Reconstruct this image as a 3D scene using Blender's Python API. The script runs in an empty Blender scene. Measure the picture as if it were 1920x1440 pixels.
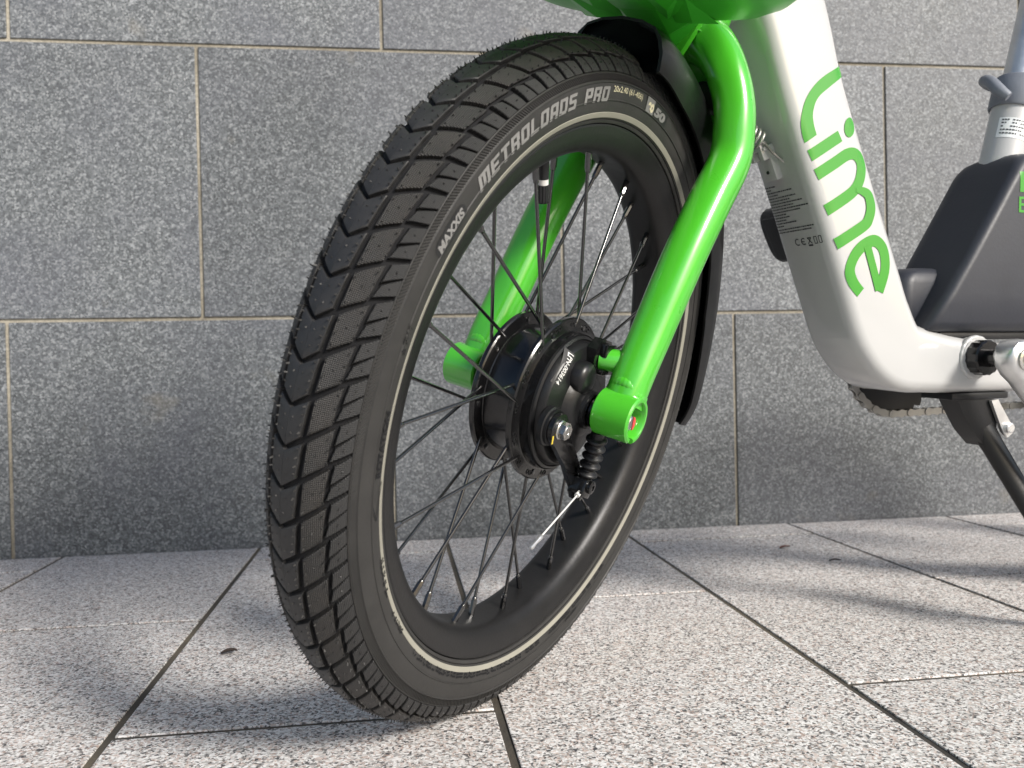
import bpy, bmesh, math, random
from math import sin, cos, pi, radians, degrees, atan2, sqrt, hypot
from mathutils import Vector, Matrix
from mathutils.bvhtree import BVHTree

random.seed(7)
scene = bpy.context.scene
COL = scene.collection

# ------------------------------------------------------------------ camera
CAM_R = ((0.9907292, -0.1341677, -0.0213225), (0.0225744, 0.0078162, 0.9997146), (0.1339628, 0.9909278, -0.0107725))
cam_data = bpy.data.cameras.new("camera")
cam = bpy.data.objects.new("camera", cam_data)
COL.objects.link(cam)
r_, u_, f_ = (Vector(x) for x in CAM_R)
cam.matrix_world = Matrix(((r_.x, u_.x, -f_.x, 0), (r_.y, u_.y, -f_.y, 0), (r_.z, u_.z, -f_.z, 0.2678126), (0, 0, 0, 1)))
cam_data.sensor_width = 36.0
cam_data.lens = 1615.24 / 1920 * 36.0
cam_data.clip_start = 0.02
cam_data.clip_end = 500
cam_data.dof.use_dof = True
cam_data.dof.focus_distance = 0.66
cam_data.dof.aperture_fstop = 12.0
scene.camera = cam

# ------------------------------------------------------------------ sky, sun, exposure
TO_SUN = Vector((0.52, -0.66, 0.49)).normalized()
world = bpy.data.worlds.new("World")
scene.world = world
world.use_nodes = True
wn = world.node_tree
sky = wn.nodes.new("ShaderNodeTexSky")
sky.sky_type = 'NISHITA'
sky.sun_disc = False
sky.sun_elevation = math.asin(TO_SUN.z)
sky.sun_rotation = atan2(TO_SUN.x, TO_SUN.y)
sky.air_density = 1.0
sky.dust_density = 1.8
sky.ozone_density = 0.6
bg = wn.nodes["Background"]
wn.links.new(sky.outputs[0], bg.inputs[0])
bg.inputs[1].default_value = 0.08

sun_data = bpy.data.lights.new("sun", 'SUN')
sun_data.energy = 2.6
sun_data.angle = radians(13)
sun_data.color = (1.0, 0.955, 0.89)
sun = bpy.data.objects.new("sun", sun_data)
sun.rotation_euler = (-TO_SUN).to_track_quat('-Z', 'Y').to_euler()
sun.location = TO_SUN * 20
COL.objects.link(sun)

scene.view_settings.view_transform = 'Standard'
scene.view_settings.look = 'None'
scene.view_settings.exposure = 0.98
scene.view_settings.gamma = 1.0
scene.view_settings.use_curve_mapping = False

# ------------------------------------------------------------------ measured frames (wheel frame and bicycle frame)
WC = Vector((0.1104628, 0.6611336, 0.2528))
WU = Vector((0.6338884, 0.7734245, 0.0)); WV = Vector((0.2179441, -0.178624, 0.9594758)); WN = Vector((0.7420821, -0.6082006, -0.281791))
FO = Vector((0.1421572, 0.6998048, 0.2539435))
FG = Vector((0.9695066, 0.2450651, 0.0)); FW = Vector((0.0157315, -0.0622359, 0.9979375)); FM = Vector((0.2445596, -0.967507, -0.0641933))


def frame(o, x, y, z):
    return Matrix(((x.x, y.x, z.x, o.x), (x.y, y.y, z.y, o.y), (x.z, y.z, z.z, o.z), (0, 0, 0, 1)))


MW = frame(WC, WU, WV, WN)      # x = along wheel, y = up in wheel, z = axle towards the street
MF = frame(FO, FG, FW, FM)      # x = rearwards, y = up, z = towards the street
GROUND_Z = 0.001
WALL_Y = 1.4139107

# ------------------------------------------------------------------ materials


class N:
    def __init__(s, name):
        s.m = bpy.data.materials.new(name)
        s.m.use_nodes = True
        s.t = s.m.node_tree
        s.b = s.t.nodes["Principled BSDF"]

    def n(s, typ, ins=None, **kw):
        nd = s.t.nodes.new(typ)
        for k, v in kw.items():
            setattr(nd, k, v)
        for k, v in (ins or {}).items():
            s.set(nd.inputs[k], v)
        return nd

    def set(s, sock, v):
        if isinstance(v, bpy.types.NodeSocket):
            s.t.links.new(v, sock)
        elif isinstance(v, tuple) and len(v) == 3 and sock.type == 'RGBA':
            sock.default_value = (*v, 1)
        else:
            sock.default_value = v

    def base(s, **kw):
        for k, v in kw.items():
            s.set(s.b.inputs[k.replace('_', ' ')], v)

    def ramp(s, fac, stops, interp='LINEAR'):
        nd = s.n("ShaderNodeValToRGB", {0: fac})
        cr = nd.color_ramp
        cr.interpolation = interp
        while len(cr.elements) < len(stops):
            cr.elements.new(0.5)
        for e, (p, c) in zip(cr.elements, stops):
            e.position = p
            e.color = (*c, 1) if isinstance(c, tuple) else (c, c, c, 1)
        return nd.outputs[0]

    def noise(s, vec, scale, detail=2, rough=0.5):
        return s.n("ShaderNodeTexNoise", {"Vector": vec, "Scale": scale, "Detail": detail, "Roughness": rough}).outputs[0]

    def math(s, op, a, b=0.0, c=0.0):
        return s.n("ShaderNodeMath", {0: a, 1: b, 2: c}, operation=op).outputs[0]

    def mix(s, fac, a, b, mode='MIX'):
        nd = s.n("ShaderNodeMix", data_type='RGBA', blend_type=mode)
        s.set(nd.inputs[0], fac); s.set(nd.inputs[6], a); s.set(nd.inputs[7], b)
        return nd.outputs[2]

    def bump(s, h, dist, strength=1.0):
        nd = s.n("ShaderNodeBump", {"Height": h, "Distance": dist, "Strength": strength})
        s.t.links.new(nd.outputs[0], s.b.inputs["Normal"])
        return nd

    def pos(s, own=True):
        tc = s.n("ShaderNodeTexCoord").outputs["Object"]
        if not own:
            return tc
        rnd = s.n("ShaderNodeObjectInfo").outputs["Random"]
        off = s.math('MULTIPLY', rnd, 7.0)
        comb = s.n("ShaderNodeCombineXYZ", {0: off, 1: off, 2: off}).outputs[0]
        return s.n("ShaderNodeVectorMath", {0: tc, 1: comb}, operation='ADD').outputs[0]

    def rand(s):
        return s.n("ShaderNodeObjectInfo").outputs["Random"]


def mat_wall():
    k = N("dark_granite")
    p = k.pos()
    v = k.n("ShaderNodeTexVoronoi", {"Vector": p, "Scale": 350.0}).outputs["Color"]
    cell = k.n("ShaderNodeSeparateColor", {0: v}).outputs[0]
    n1 = k.noise(p, 390, 3, 0.7)
    n2 = k.noise(p, 135, 3, 0.6)
    s = k.math('ADD', k.math('MULTIPLY', cell, 0.36), k.math('ADD', k.math('MULTIPLY', n1, 0.5), k.math('MULTIPLY', n2, 0.24)))
    c = k.ramp(s, [(0.28, (0.038, 0.0415, 0.045)), (0.45, (0.082, 0.089, 0.095)), (0.62, (0.140, 0.150, 0.158)), (0.82, (0.33, 0.345, 0.355))])
    blot = k.noise(p, 5.5, 3, 0.55)
    c = k.mix(k.ramp(blot, [(0.42, 0.0), (0.72, 0.40)]), c, (0.098, 0.102, 0.128))
    spot = k.noise(p, 13.0, 2, 0.5)
    c = k.mix(k.ramp(spot, [(0.70, 0.0), (0.80, 0.35)]), c, (0.21, 0.185, 0.14))
    r = k.math('MULTIPLY_ADD', k.rand(), 0.22, 0.86)
    c = k.mix(1.0, c, k.n("ShaderNodeCombineXYZ", {0: r, 1: r, 2: r}).outputs[0], 'MULTIPLY')
    k.base(Base_Color=c, Roughness=k.ramp(n2, [(0.3, 0.48), (0.7, 0.66)]))
    k.bump(s, 0.0012, 0.6)
    return k.m


def mat_paver():
    k = N("pale_granite")
    p = k.pos()
    wob = k.n("ShaderNodeTexNoise", {"Vector": p, "Scale": 260.0, "Detail": 2.0}).outputs["Color"]
    wob = k.n("ShaderNodeVectorMath", {0: wob, 1: (0.0042, 0.0042, 0.0042)}, operation='MULTIPLY').outputs[0]
    pw = k.n("ShaderNodeVectorMath", {0: p, 1: wob}, operation='ADD').outputs[0]
    v = k.n("ShaderNodeTexVoronoi", {"Vector": pw, "Scale": 560.0}).outputs["Color"]
    sep = k.n("ShaderNodeSeparateColor", {0: v})
    grain = k.math('ADD', k.math('MULTIPLY', sep.outputs[0], 0.72), k.math('MULTIPLY', k.noise(p, 140, 3, 0.6), 0.42))
    c = k.ramp(grain, [(0.22, (0.045, 0.045, 0.05)), (0.34, (0.17, 0.165, 0.16)), (0.44, (0.40, 0.385, 0.37)), (0.60, (0.60, 0.58, 0.56)), (0.82, (0.78, 0.765, 0.75))])
    c = k.mix(k.ramp(sep.outputs[1], [(0.74, 0.0), (0.84, 0.6)]), c, (0.50, 0.37, 0.31))
    blot = k.noise(p, 7.0, 4, 0.6)
    c = k.mix(k.ramp(blot, [(0.45, 0.0), (0.80, 0.13)]), c, (0.34, 0.30, 0.27))
    r = k.math('MULTIPLY_ADD', k.rand(), 0.05, 0.97)
    c = k.mix(1.0, c, k.n("ShaderNodeCombineXYZ", {0: r, 1: r, 2: r}).outputs[0], 'MULTIPLY')
    k.base(Base_Color=c, Roughness=0.72)
    k.bump(grain, 0.0012, 0.55)
    return k.m


def mat_joint(name, lo, hi):
    k = N(name)
    p = k.pos(False)
    n = k.noise(p, 260, 4, 0.7)
    n2 = k.noise(p, 6, 3, 0.6)
    c = k.mix(k.ramp(n2, [(0.35, 0.0), (0.7, 1.0)]), lo, hi)
    c = k.mix(k.ramp(n, [(0.35, 0.45), (0.65, 0.0)]), c, (0.05, 0.045, 0.04))
    k.base(Base_Color=c, Roughness=0.9)
    k.bump(n, 0.002, 0.6)
    return k.m


def mat_rubber(name, col, rough, dots=0.0, brown=0.0, fine=0.0):
    """Tyre rubber; the UV map holds millimetres (arc length, section length)."""
    k = N(name)
    uv = k.n("ShaderNodeUVMap").outputs[0]
    p = k.n("ShaderNodeTexCoord").outputs["Object"]
    rnd = k.rand()
    off = k.math('MULTIPLY', rnd, 9.0)
    pc = k.n("ShaderNodeVectorMath", {0: p, 1: k.n("ShaderNodeCombineXYZ", {0: off, 1: off, 2: off}).outputs[0]}, operation='ADD').outputs[0]
    dust = k.noise(pc, 60, 4, 0.65)
    c = k.mix(k.ramp(dust, [(0.40, 0.0), (0.75, 0.5)]), col, tuple(x * 1.7 for x in col))
    if brown:
        bn = k.noise(pc, 28, 3, 0.6)
        c = k.mix(k.ramp(bn, [(0.38, 0.0), (0.68, brown)]), c, (0.052, 0.040, 0.028))
    h = None
    if dots:
        sx = k.n("ShaderNodeSeparateXYZ", {0: uv})
        a = k.math('SINE', k.math('MULTIPLY', k.math('ADD', sx.outputs[0], sx.outputs[1]), 2 * pi / 2.1))
        b = k.math('SINE', k.math('MULTIPLY', k.math('SUBTRACT', sx.outputs[0], sx.outputs[1]), 2 * pi / 2.1))
        h = k.math('MULTIPLY', a, b)
        c = k.mix(k.ramp(h, [(0.0, 0.0), (0.9, 0.4)]), c, tuple(x * 2.8 for x in col))
    n = k.noise(pc, 700, 2, 0.5)
    hh = k.math('MULTIPLY', n, 0.35) if h is None else k.math('ADD', k.math('MULTIPLY', h, dots), k.math('MULTIPLY', n, 0.3))
    k.base(Base_Color=c, Roughness=k.ramp(dust, [(0.3, rough - 0.06), (0.7, rough + 0.12)]), Specular_IOR_Level=0.42)
    k.bump(hh, 0.0003, 0.8)
    return k.m


def mat_paint(name, col, rough=0.3, coat=1.0, coat_rough=0.06, metal=0.0, flake=0.0, orange=0.15):
    k = N(name)
    p = k.n("ShaderNodeTexCoord").outputs["Object"]
    n = k.noise(p, 14, 4, 0.6)
    c = k.mix(k.ramp(n, [(0.35, 0.0), (0.75, 0.16)]), col, tuple(x * 0.86 for x in col))
    k.base(Base_Color=c, Roughness=k.ramp(k.noise(p, 40, 3, 0.6), [(0.3, rough), (0.75, rough + 0.08)]), Coat_Weight=coat, Coat_Roughness=coat_rough, Metallic=metal)
    k.bump(k.noise(p, 90, 2, 0.5), 0.0004, orange)
    return k.m


def mat_plain(name, col, rough=0.5, metal=0.0, spec=0.5, grain=300, bumpd=0.0002, var=0.25, coat=0.0):
    k = N(name)
    p = k.n("ShaderNodeTexCoord").outputs["Object"]
    n = k.noise(p, 35, 4, 0.65)
    c = k.mix(k.ramp(n, [(0.40, 0.0), (0.80, 1.0)]), col, tuple(min(1, x * (1 + var)) for x in col))
    k.base(Base_Color=c, Roughness=k.ramp(n, [(0.3, max(0.02, rough - 0.04)), (0.75, rough + 0.08)]), Metallic=metal, Specular_IOR_Level=spec, Coat_Weight=coat, Coat_Roughness=0.1)
    k.bump(k.noise(p, grain, 2, 0.5), bumpd, 0.5)
    return k.m


M = dict(
    wall=mat_wall(), paver=mat_paver(),
    mortar=mat_joint("beige_mortar", (0.27, 0.24, 0.185), (0.46, 0.425, 0.35)),
    joint=mat_joint("sand_joint", (0.034, 0.031, 0.027), (0.16, 0.130, 0.088)),
    ground=mat_joint("far_ground", (0.30, 0.29, 0.28), (0.36, 0.35, 0.34)),
    rub_mid=mat_rubber("tread_rubber_textured", (0.0165, 0.0162, 0.0160), 0.47, dots=1.0, brown=0.16),
    rub_cen=mat_rubber("tread_rubber_smooth", (0.0185, 0.0185, 0.0190), 0.46, dots=0.12),
    rub_sh=mat_rubber("tread_rubber_shoulder", (0.0165, 0.0165, 0.0168), 0.46, dots=1.0),
    rub=mat_rubber("tyre_rubber", (0.0220, 0.0215, 0.0208), 0.56),
    rub_deep=mat_rubber("groove_shade_print_rubber", (0.004, 0.0042, 0.0055), 0.9),  # near-black: groove shade put into the colour; also used for moulded print
    green=mat_paint("lime_green_paint", (0.062, 0.425, 0.022), 0.27, 1.0, 0.07),
    green_pl=mat_paint("lime_green_plastic", (0.038, 0.40, 0.020), 0.34, 0.25, 0.25),
    white=mat_paint("pearl_white_paint", (0.435, 0.438, 0.437), 0.32, 1.0, 0.05),
    logo=mat_paint("green_decal", (0.030, 0.255, 0.010), 0.42, 0.25, 0.1, orange=0.05),
    rim=mat_plain("black_anodised_rim", (0.030, 0.030, 0.031), 0.40, 0.75, grain=500),
    gloss=mat_plain("black_gloss", (0.0045, 0.0045, 0.005), 0.20, 0.0, spec=0.35, coat=0.35),
    spoke=mat_plain("black_steel_spoke", (0.006, 0.006, 0.0065), 0.16, 0.0, spec=0.7, coat=0.8),
    satin=mat_plain("black_satin", (0.006, 0.0062, 0.007), 0.34, 0.0, spec=0.4),
    matte=mat_plain("black_plastic", (0.008, 0.0083, 0.0095), 0.40, 0.0, spec=0.4),
    fender=mat_plain("black_fender_plastic", (0.0042, 0.0044, 0.005), 0.34, 0.0, spec=0.3, grain=700, bumpd=0.0001),
    battery=mat_plain("slate_plastic", (0.022, 0.0245, 0.033), 0.47, 0.0, var=0.12),
    grey=mat_plain("grey_plastic", (0.16, 0.175, 0.205), 0.42, 0.0),
    silver=mat_plain("brushed_silver", (0.66, 0.66, 0.66), 0.34, 0.85, bumpd=0.0001),
    steel=mat_plain("steel", (0.52, 0.51, 0.49), 0.24, 1.0),
    chain=mat_plain("dusty_chain_steel", (0.36, 0.355, 0.34), 0.42, 0.8),
    reflect=mat_plain("reflective_cream", (0.24, 0.232, 0.195), 0.5, 0.0, var=0.1),
    ink_grey=mat_plain("grey_print", (0.17, 0.168, 0.165), 0.5, 0.0),
    ink_gold=mat_plain("pale_gold_print", (0.56, 0.52, 0.36), 0.5, 0.0),
    ink_dark=mat_plain("dark_print", (0.035, 0.037, 0.042), 0.5, 0.0),
    ink_white=mat_plain("white_print", (0.55, 0.55, 0.54), 0.5, 0.0),
    patch=mat_plain("black_patch", (0.009, 0.009, 0.010), 0.5, 0.0),
    yellow=mat_plain("yellow_mark", (0.55, 0.42, 0.04), 0.5, 0.0),
    red=mat_plain("red_mark", (0.50, 0.05, 0.05), 0.5, 0.0),
    label_bg=mat_plain("clear_sticker", (0.66, 0.69, 0.70), 0.35, 0.0),
    cable=mat_plain("pale_cable", (0.58, 0.575, 0.56), 0.3, 0.0),
    hole=mat_plain("green_hole_shadow", (0.004, 0.030, 0.004), 0.8, 0.0),
    leaf=mat_plain("dry_leaf", (0.045, 0.03, 0.022), 0.7, 0.0, grain=160, bumpd=0.001),
    leaf_red=mat_plain("reddish_leaf", (0.14, 0.055, 0.035), 0.7, 0.0, grain=160, bumpd=0.001),
)

# ------------------------------------------------------------------ mesh helpers


class MB:
    def __init__(s):
        s.v = []; s.f = []; s.uv = {}

    def add(s, vs, fs, uvs=None):
        b = len(s.v)
        s.v += [Vector(x) for x in vs]
        s.f += [tuple(i + b for i in f) for f in fs]
        if uvs:
            for i, t in enumerate(uvs):
                s.uv[b + i] = t

    def loft(s, rings, closed=True, caps=True, loop=False):
        n = len(rings[0]); b = len(s.v)
        for r in rings:
            s.v += [Vector(x) for x in r]
        m = len(rings)
        for i in range(m if loop else m - 1):
            for j in range(n if closed else n - 1):
                a = b + i * n + j; c = b + i * n + (j + 1) % n
                i2 = (i + 1) % m
                d = b + i2 * n + (j + 1) % n; e = b + i2 * n + j
                s.f.append((a, c, d, e))
        if caps and closed and not loop:
            s.f.append(tuple(b + j for j in reversed(range(n))))
            s.f.append(tuple(b + (m - 1) * n + j for j in range(n)))

    def tube(s, path, rad, seg=16, caps=True, power=1.0):
        path = [Vector(p) for p in path]
        rads = rad if isinstance(rad, (list, tuple)) else [rad] * len(path)
        t0 = (path[1] - path[0]).normalized()
        ref = Vector((0, 0, 1)) if abs(t0.z) < 0.8 else Vector((1, 0, 0))
        x = t0.cross(ref).normalized(); rings = []
        for i, p in enumerate(path):
            t = (path[min(i + 1, len(path) - 1)] - path[max(i - 1, 0)]).normalized()
            x = (x - t * x.dot(t)).normalized(); y = t.cross(x)
            rings.append([p + (x * math.copysign(abs(cos(a)) ** power, cos(a)) + y * math.copysign(abs(sin(a)) ** power, sin(a))) * rads[i] for a in (2 * pi * (k + 0.5) / seg for k in range(seg))])
        s.loft(rings, caps=caps)

    def lathe(s, prof, seg=64, mat=None, loop=False, caps=False):
        """prof: (r, z) pairs round the local z axis."""
        rings = []
        for k in range(seg):
            a = 2 * pi * k / seg
            rings.append([Vector((r * cos(a), r * sin(a), z)) for r, z in prof])
        b = len(s.v); n = len(prof)
        for r in rings:
            s.v += [(mat @ x) if mat else x for x in r]
        for k in range(seg):
            k2 = (k + 1) % seg
            for j in range(n if loop else n - 1):
                j2 = (j + 1) % n
                s.f.append((b + k * n + j, b + k2 * n + j, b + k2 * n + j2, b + k * n + j2))
        if caps:
            s.f.append(tuple(b + k * n for k in reversed(range(seg))))
            s.f.append(tuple(b + k * n + n - 1 for k in range(seg)))

    def box(s, lo, hi, bev=0.0, mat=None):
        bm = bmesh.new()
        bmesh.ops.create_cube(bm, size=1.0)
        lo = Vector(lo); hi = Vector(hi)
        for v in bm.verts:
            v.co = Vector(((v.co[i] + 0.5) * (hi[i] - lo[i]) + lo[i] for i in range(3)))
        if bev:
            bmesh.ops.bevel(bm, geom=bm.edges[:], offset=bev, segments=2, affect='EDGES', profile=0.6)
        bm.verts.ensure_lookup_table()
        s.add([(mat @ v.co) if mat else v.co.copy() for v in bm.verts], [tuple(v.index for v in f.verts) for f in bm.faces])
        bm.free()

    def prism(s, poly, z0, z1, mat=None):
        n = len(poly); b = len(s.v)
        for z in (z0, z1):
            for x, y in poly:
                p = Vector((x, y, z)); s.v.append(mat @ p if mat else p)
        for j in range(n):
            k = (j + 1) % n
            s.f.append((b + j, b + k, b + n + k, b + n + j))
        s.f.append(tuple(b + j for j in reversed(range(n)))); s.f.append(tuple(b + n + j for j in range(n)))

    def mesh(s, name, mat, smooth=35, recalc=True):
        me = bpy.data.meshes.new(name)
        me.from_pydata([tuple(v) for v in s.v], [], s.f)
        if s.uv:
            lay = me.uv_layers.new(name="UVMap")
            for l in me.loops:
                lay.data[l.index].uv = s.uv.get(l.vertex_index, (0, 0))
        if recalc:
            bm = bmesh.new(); bm.from_mesh(me)
            bmesh.ops.recalc_face_normals(bm, faces=bm.faces)
            bm.to_mesh(me); bm.free()
        if smooth:
            for p in me.polygons:
                p.use_smooth = True
            me.set_sharp_from_angle(angle=radians(smooth))
        for mm in (mat if isinstance(mat, (list, tuple)) else [mat]):
            me.materials.append(mm)
        return me


WORLD = {}


def link(name, data, parent=None, mw=None):
    """Link an object; mw is its world matrix (default: its parent's)."""
    o = bpy.data.objects.new(name, data)
    COL.objects.link(o)
    pw = WORLD[parent] if parent else Matrix.Identity(4)
    if mw is None:
        mw = pw
    o.parent = parent
    o.matrix_basis = pw.inverted() @ mw
    WORLD[o] = mw.copy()
    return o


def obj(name, mb, mat, parent=None, mw=None, smooth=35, recalc=True):
    return link(name, mb.mesh(name, mat, smooth, recalc), parent, mw)


def tag(o, label=None, cat=None, kind=None, group=None):
    if label: o["label"] = label
    if cat: o["category"] = cat
    if kind: o["kind"] = kind
    if group: o["group"] = group
    return o


def chain_pts(pts, sub=4):
    """Catmull-Rom through pts."""
    pts = [Vector(p) for p in pts]
    out = []
    for i in range(len(pts) - 1):
        p0 = pts[max(i - 1, 0)]; p1 = pts[i]; p2 = pts[i + 1]; p3 = pts[min(i + 2, len(pts) - 1)]
        for k in range(sub):
            t = k / sub
            out.append(0.5 * ((2 * p1) + (p2 - p0) * t + (2 * p0 - 5 * p1 + 4 * p2 - p3) * t * t + (3 * p1 - p0 - 3 * p2 + p3) * t ** 3))
    out.append(pts[-1])
    return out


def lerp_list(vals, sub=4):
    out = []
    for i in range(len(vals) - 1):
        for k in range(sub):
            out.append(vals[i] + (vals[i + 1] - vals[i]) * k / sub)
    out.append(vals[-1])
    return out


def text_bm(body, size, shear=0.0, bold=0.0, maxedge=0.0):
    cu = bpy.data.curves.new("txt", 'FONT')
    cu.body = body; cu.size = size; cu.shear = shear; cu.offset = bold
    cu.resolution_u = 3
    o = bpy.data.objects.new("txt", cu)
    COL.objects.link(o)
    bpy.context.view_layer.update()
    dg = bpy.context.evaluated_depsgraph_get()
    me = bpy.data.meshes.new_from_object(o.evaluated_get(dg))
    bm = bmesh.new(); bm.from_mesh(me)
    bpy.data.objects.remove(o); bpy.data.curves.remove(cu); bpy.data.meshes.remove(me)
    bmesh.ops.remove_doubles(bm, verts=bm.verts, dist=size * 1e-4)
    if maxedge:
        for _ in range(5):
            bmesh.ops.triangulate(bm, faces=bm.faces)
            long = [e for e in bm.edges if e.calc_length() > maxedge]
            if not long:
                break
            bmesh.ops.subdivide_edges(bm, edges=long, cuts=1)
        bmesh.ops.triangulate(bm, faces=bm.faces)
    return bm


def text_fit(bm, width, height):
    xs = [v.co.x for v in bm.verts]; ys = [v.co.y for v in bm.verts]
    x0, x1, y0, y1 = min(xs), max(xs), min(ys), max(ys)
    for v in bm.verts:
        v.co.x = (v.co.x - x0) / (x1 - x0) * width
        v.co.y = (v.co.y - y0) / (y1 - y0) * height


def bm_mesh(bm, name, mat, fn):
    for v in bm.verts:
        v.co = fn(v.co.x, v.co.y)
    me = bpy.data.meshes.new(name)
    bm.to_mesh(me); bm.free()
    me.materials.append(mat)
    return me


# ================================================================== SETTING
# --- far ground sheet, pavement with separate stones
mb = MB()
mb.add([(-90, -90, -0.03), (90, -90, -0.03), (90, 90, -0.03), (-90, 90, -0.03)], [(0, 1, 2, 3)])
tag(obj("ground", mb, M['ground'], smooth=0), "plain grey ground continuing beyond the paving", "ground", 'structure')

PX0, PX1, PY0 = -3.2, 4.4, -2.3
mb = MB()
mb.box((PX0, PY0, -0.028), (PX1, WALL_Y + 0.02, GROUND_Z - 0.0015))
pave = obj("pavement", mb, M['joint'], smooth=0)
tag(pave, "pale speckled granite pavement in front of the dark stone wall", "pavement", 'structure')
XG = [0.07564 + 0.2953 * k for k in range(-11, 15)]
JW = 0.0066
stone_cache = {}


def stone(w, l):
    key = (round(w, 4), round(l, 4))
    if key not in stone_cache:
        mb = MB()
        mb.box((-w / 2, -l / 2, -0.024), (w / 2, l / 2, 0), bev=0.0009)
        stone_cache[key] = mb.mesh("paving_stone", M['paver'], 0)
    return stone_cache[key]


for i in range(len(XG) - 1):
    x0, x1 = XG[i], XG[i + 1]
    odd = (i - 11) % 2 != 0                      # column starting at x = 0.0756 has i = 11
    first = 1.0 if not odd else 0.680
    ys = [first + 0.633 * k for k in range(-7, 4)]
    ys = [y for y in ys if PY0 + 0.05 < y < WALL_Y - 0.06]
    ys = [PY0] + ys + [WALL_Y - 0.001]
    for a, b in zip(ys[:-1], ys[1:]):
        w = x1 - x0 - JW; l = b - a - JW
        cx, cy = (x0 + x1) / 2, (a + b) / 2
        me = stone(w, l)
        mw = Matrix.Translation((cx, cy, GROUND_Z + random.uniform(-0.0006, 0.0004))) @ Matrix.Rotation(random.uniform(-0.0008, 0.0008), 4, 'X') @ Matrix.Rotation(random.uniform(-0.0012, 0.0012), 4, 'Y')
        if hypot(cx - 0.1, cy - 0.65) < 0.5:
            mw = Matrix.Translation((cx, cy, GROUND_Z))
        link("paving_stone", me, pave, mw)

# --- wall of dark granite panels
wall = link("granite_wall", None, None, Matrix.Translation((0.6, WALL_Y + 0.02, 0)))
tag(wall, "wall of large dark grey granite panels with pale mortar joints", "wall")
mb = MB()
mb.box((PX0, WALL_Y + 0.0032, -0.02), (PX1, WALL_Y + 0.25, 2.965))
obj("mortar_bed", mb, M['mortar'], wall, Matrix.Identity(4), smooth=0)
ZJ = [GROUND_Z - 0.012, 0.3668, 0.7973, 1.2278, 1.6583, 2.0888, 2.5193, 2.9498]
WJ = 0.0058
panel_cache = {}
for row in range(7):
    z0, z1 = ZJ[row], ZJ[row + 1]
    start = {0: -0.5888, 1: -0.2989}.get(row if row < 2 else row % 2, -0.5888)
    if row >= 2:
        start = -0.5753 if row % 2 == 0 else -0.2989
    pitch = 0.5831 if row == 0 else (0.5799 if row % 2 else 0.5657)
    xs = [start + pitch * k for k in range(-8, 12)]
    xs = [x for x in xs if PX0 + 0.05 < x < PX1 - 0.05]
    xs = [PX0] + xs + [PX1]
    for a, b in zip(xs[:-1], xs[1:]):
        w = b - a - WJ; h = z1 - z0 - WJ
        key = (round(w, 4), round(h, 4))
        if key not in panel_cache:
            mb = MB()
            mb.box((-w / 2, 0, -h / 2), (w / 2, 0.0034, h / 2), bev=0.0008)
            panel_cache[key] = mb.mesh("panel", M['wall'], 0)
        mw = Matrix.Translation(((a + b) / 2, WALL_Y + random.uniform(-0.0004, 0.0003), (z0 + z1) / 2))
        link("panel", panel_cache[key], wall, mw)

# ================================================================== BICYCLE
bike = link("bicycle", None, None, Matrix.Translation((WC.x + 0.05, WC.y - 0.02, GROUND_Z)))
tag(bike, "white step-through electric rental bicycle with bright green fork and black front motor wheel", "bicycle")

# ------------------------------------------------------------------ front wheel
wheel = link("front_wheel", None, bike, MW)
RC, RT = 0.2300, 0.0305


def rt(psi):
    a = abs(psi)
    if a <= 95: return RT
    if a <= 124: return RT + (0.0336 - RT) * (a - 95) / 29
    return 0.0336 + (0.0349 - 0.0336) * (a - 124) / 12.5


def tor(phi, psi, dh=0.0):
    """phi: degrees round the wheel, psi: degrees round the tyre section (0 = crown)."""
    q = rt(psi) + dh
    r = RC + q * cos(radians(psi)); p = radians(phi)
    return Vector((r * cos(p), r * sin(p), q * sin(radians(psi))))


def ring_profile(pairs):
    return [(RC + (rt(a) + d) * cos(radians(a)), (rt(a) + d) * sin(radians(a))) for a, d in pairs]


half = [(0, -0.0031), (8, -0.0031), (16, -0.0031), (24, -0.0031), (32, -0.0031), (40, -0.0031), (48, -0.0031), (56, -0.0031), (63, -0.0031), (68.3, -0.0031), (72.2, -0.0024), (73.0, -0.0006),
        (74.0, -0.0002), (75.0, -0.0005), (79, -0.0005), (83.0, -0.0005), (84.2, 0.0000), (84.8, 0.0005), (85.7, 0.0005), (86.6, -0.0003), (89, -0.0002), (94, 0), (101, 0),
        (105.4, -0.0002), (106.0, 0.0004), (106.8, 0.0004), (107.4, -0.0003), (113, 0), (119, 0), (125, 0), (129.5, -0.0002), (130.3, -0.0012), (131.0, -0.0002), (134.5, 0), (136.5, -0.0012)]
prof = [(-a, d) for a, d in reversed(half[1:])] + half
mb = MB()
mb.lathe(ring_profile(prof), 288)
npf = len(prof)
for i in range(len(mb.v)):
    ang = (i // npf) * 360 / 288
    mb.uv[i] = (radians(ang) * 240, prof[i % npf][0] * 0.53)
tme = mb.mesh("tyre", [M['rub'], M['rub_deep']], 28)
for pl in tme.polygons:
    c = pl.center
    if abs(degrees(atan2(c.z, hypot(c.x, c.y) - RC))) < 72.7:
        pl.material_index = 1  # carcass under the tread coloured darker to stand for groove shade
link("tyre", tme, wheel)

# tread blocks ---------------------------------------------------------------
PITCH = 360 / 70
PHI0 = 128.25
DEEP = -0.0034


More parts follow.
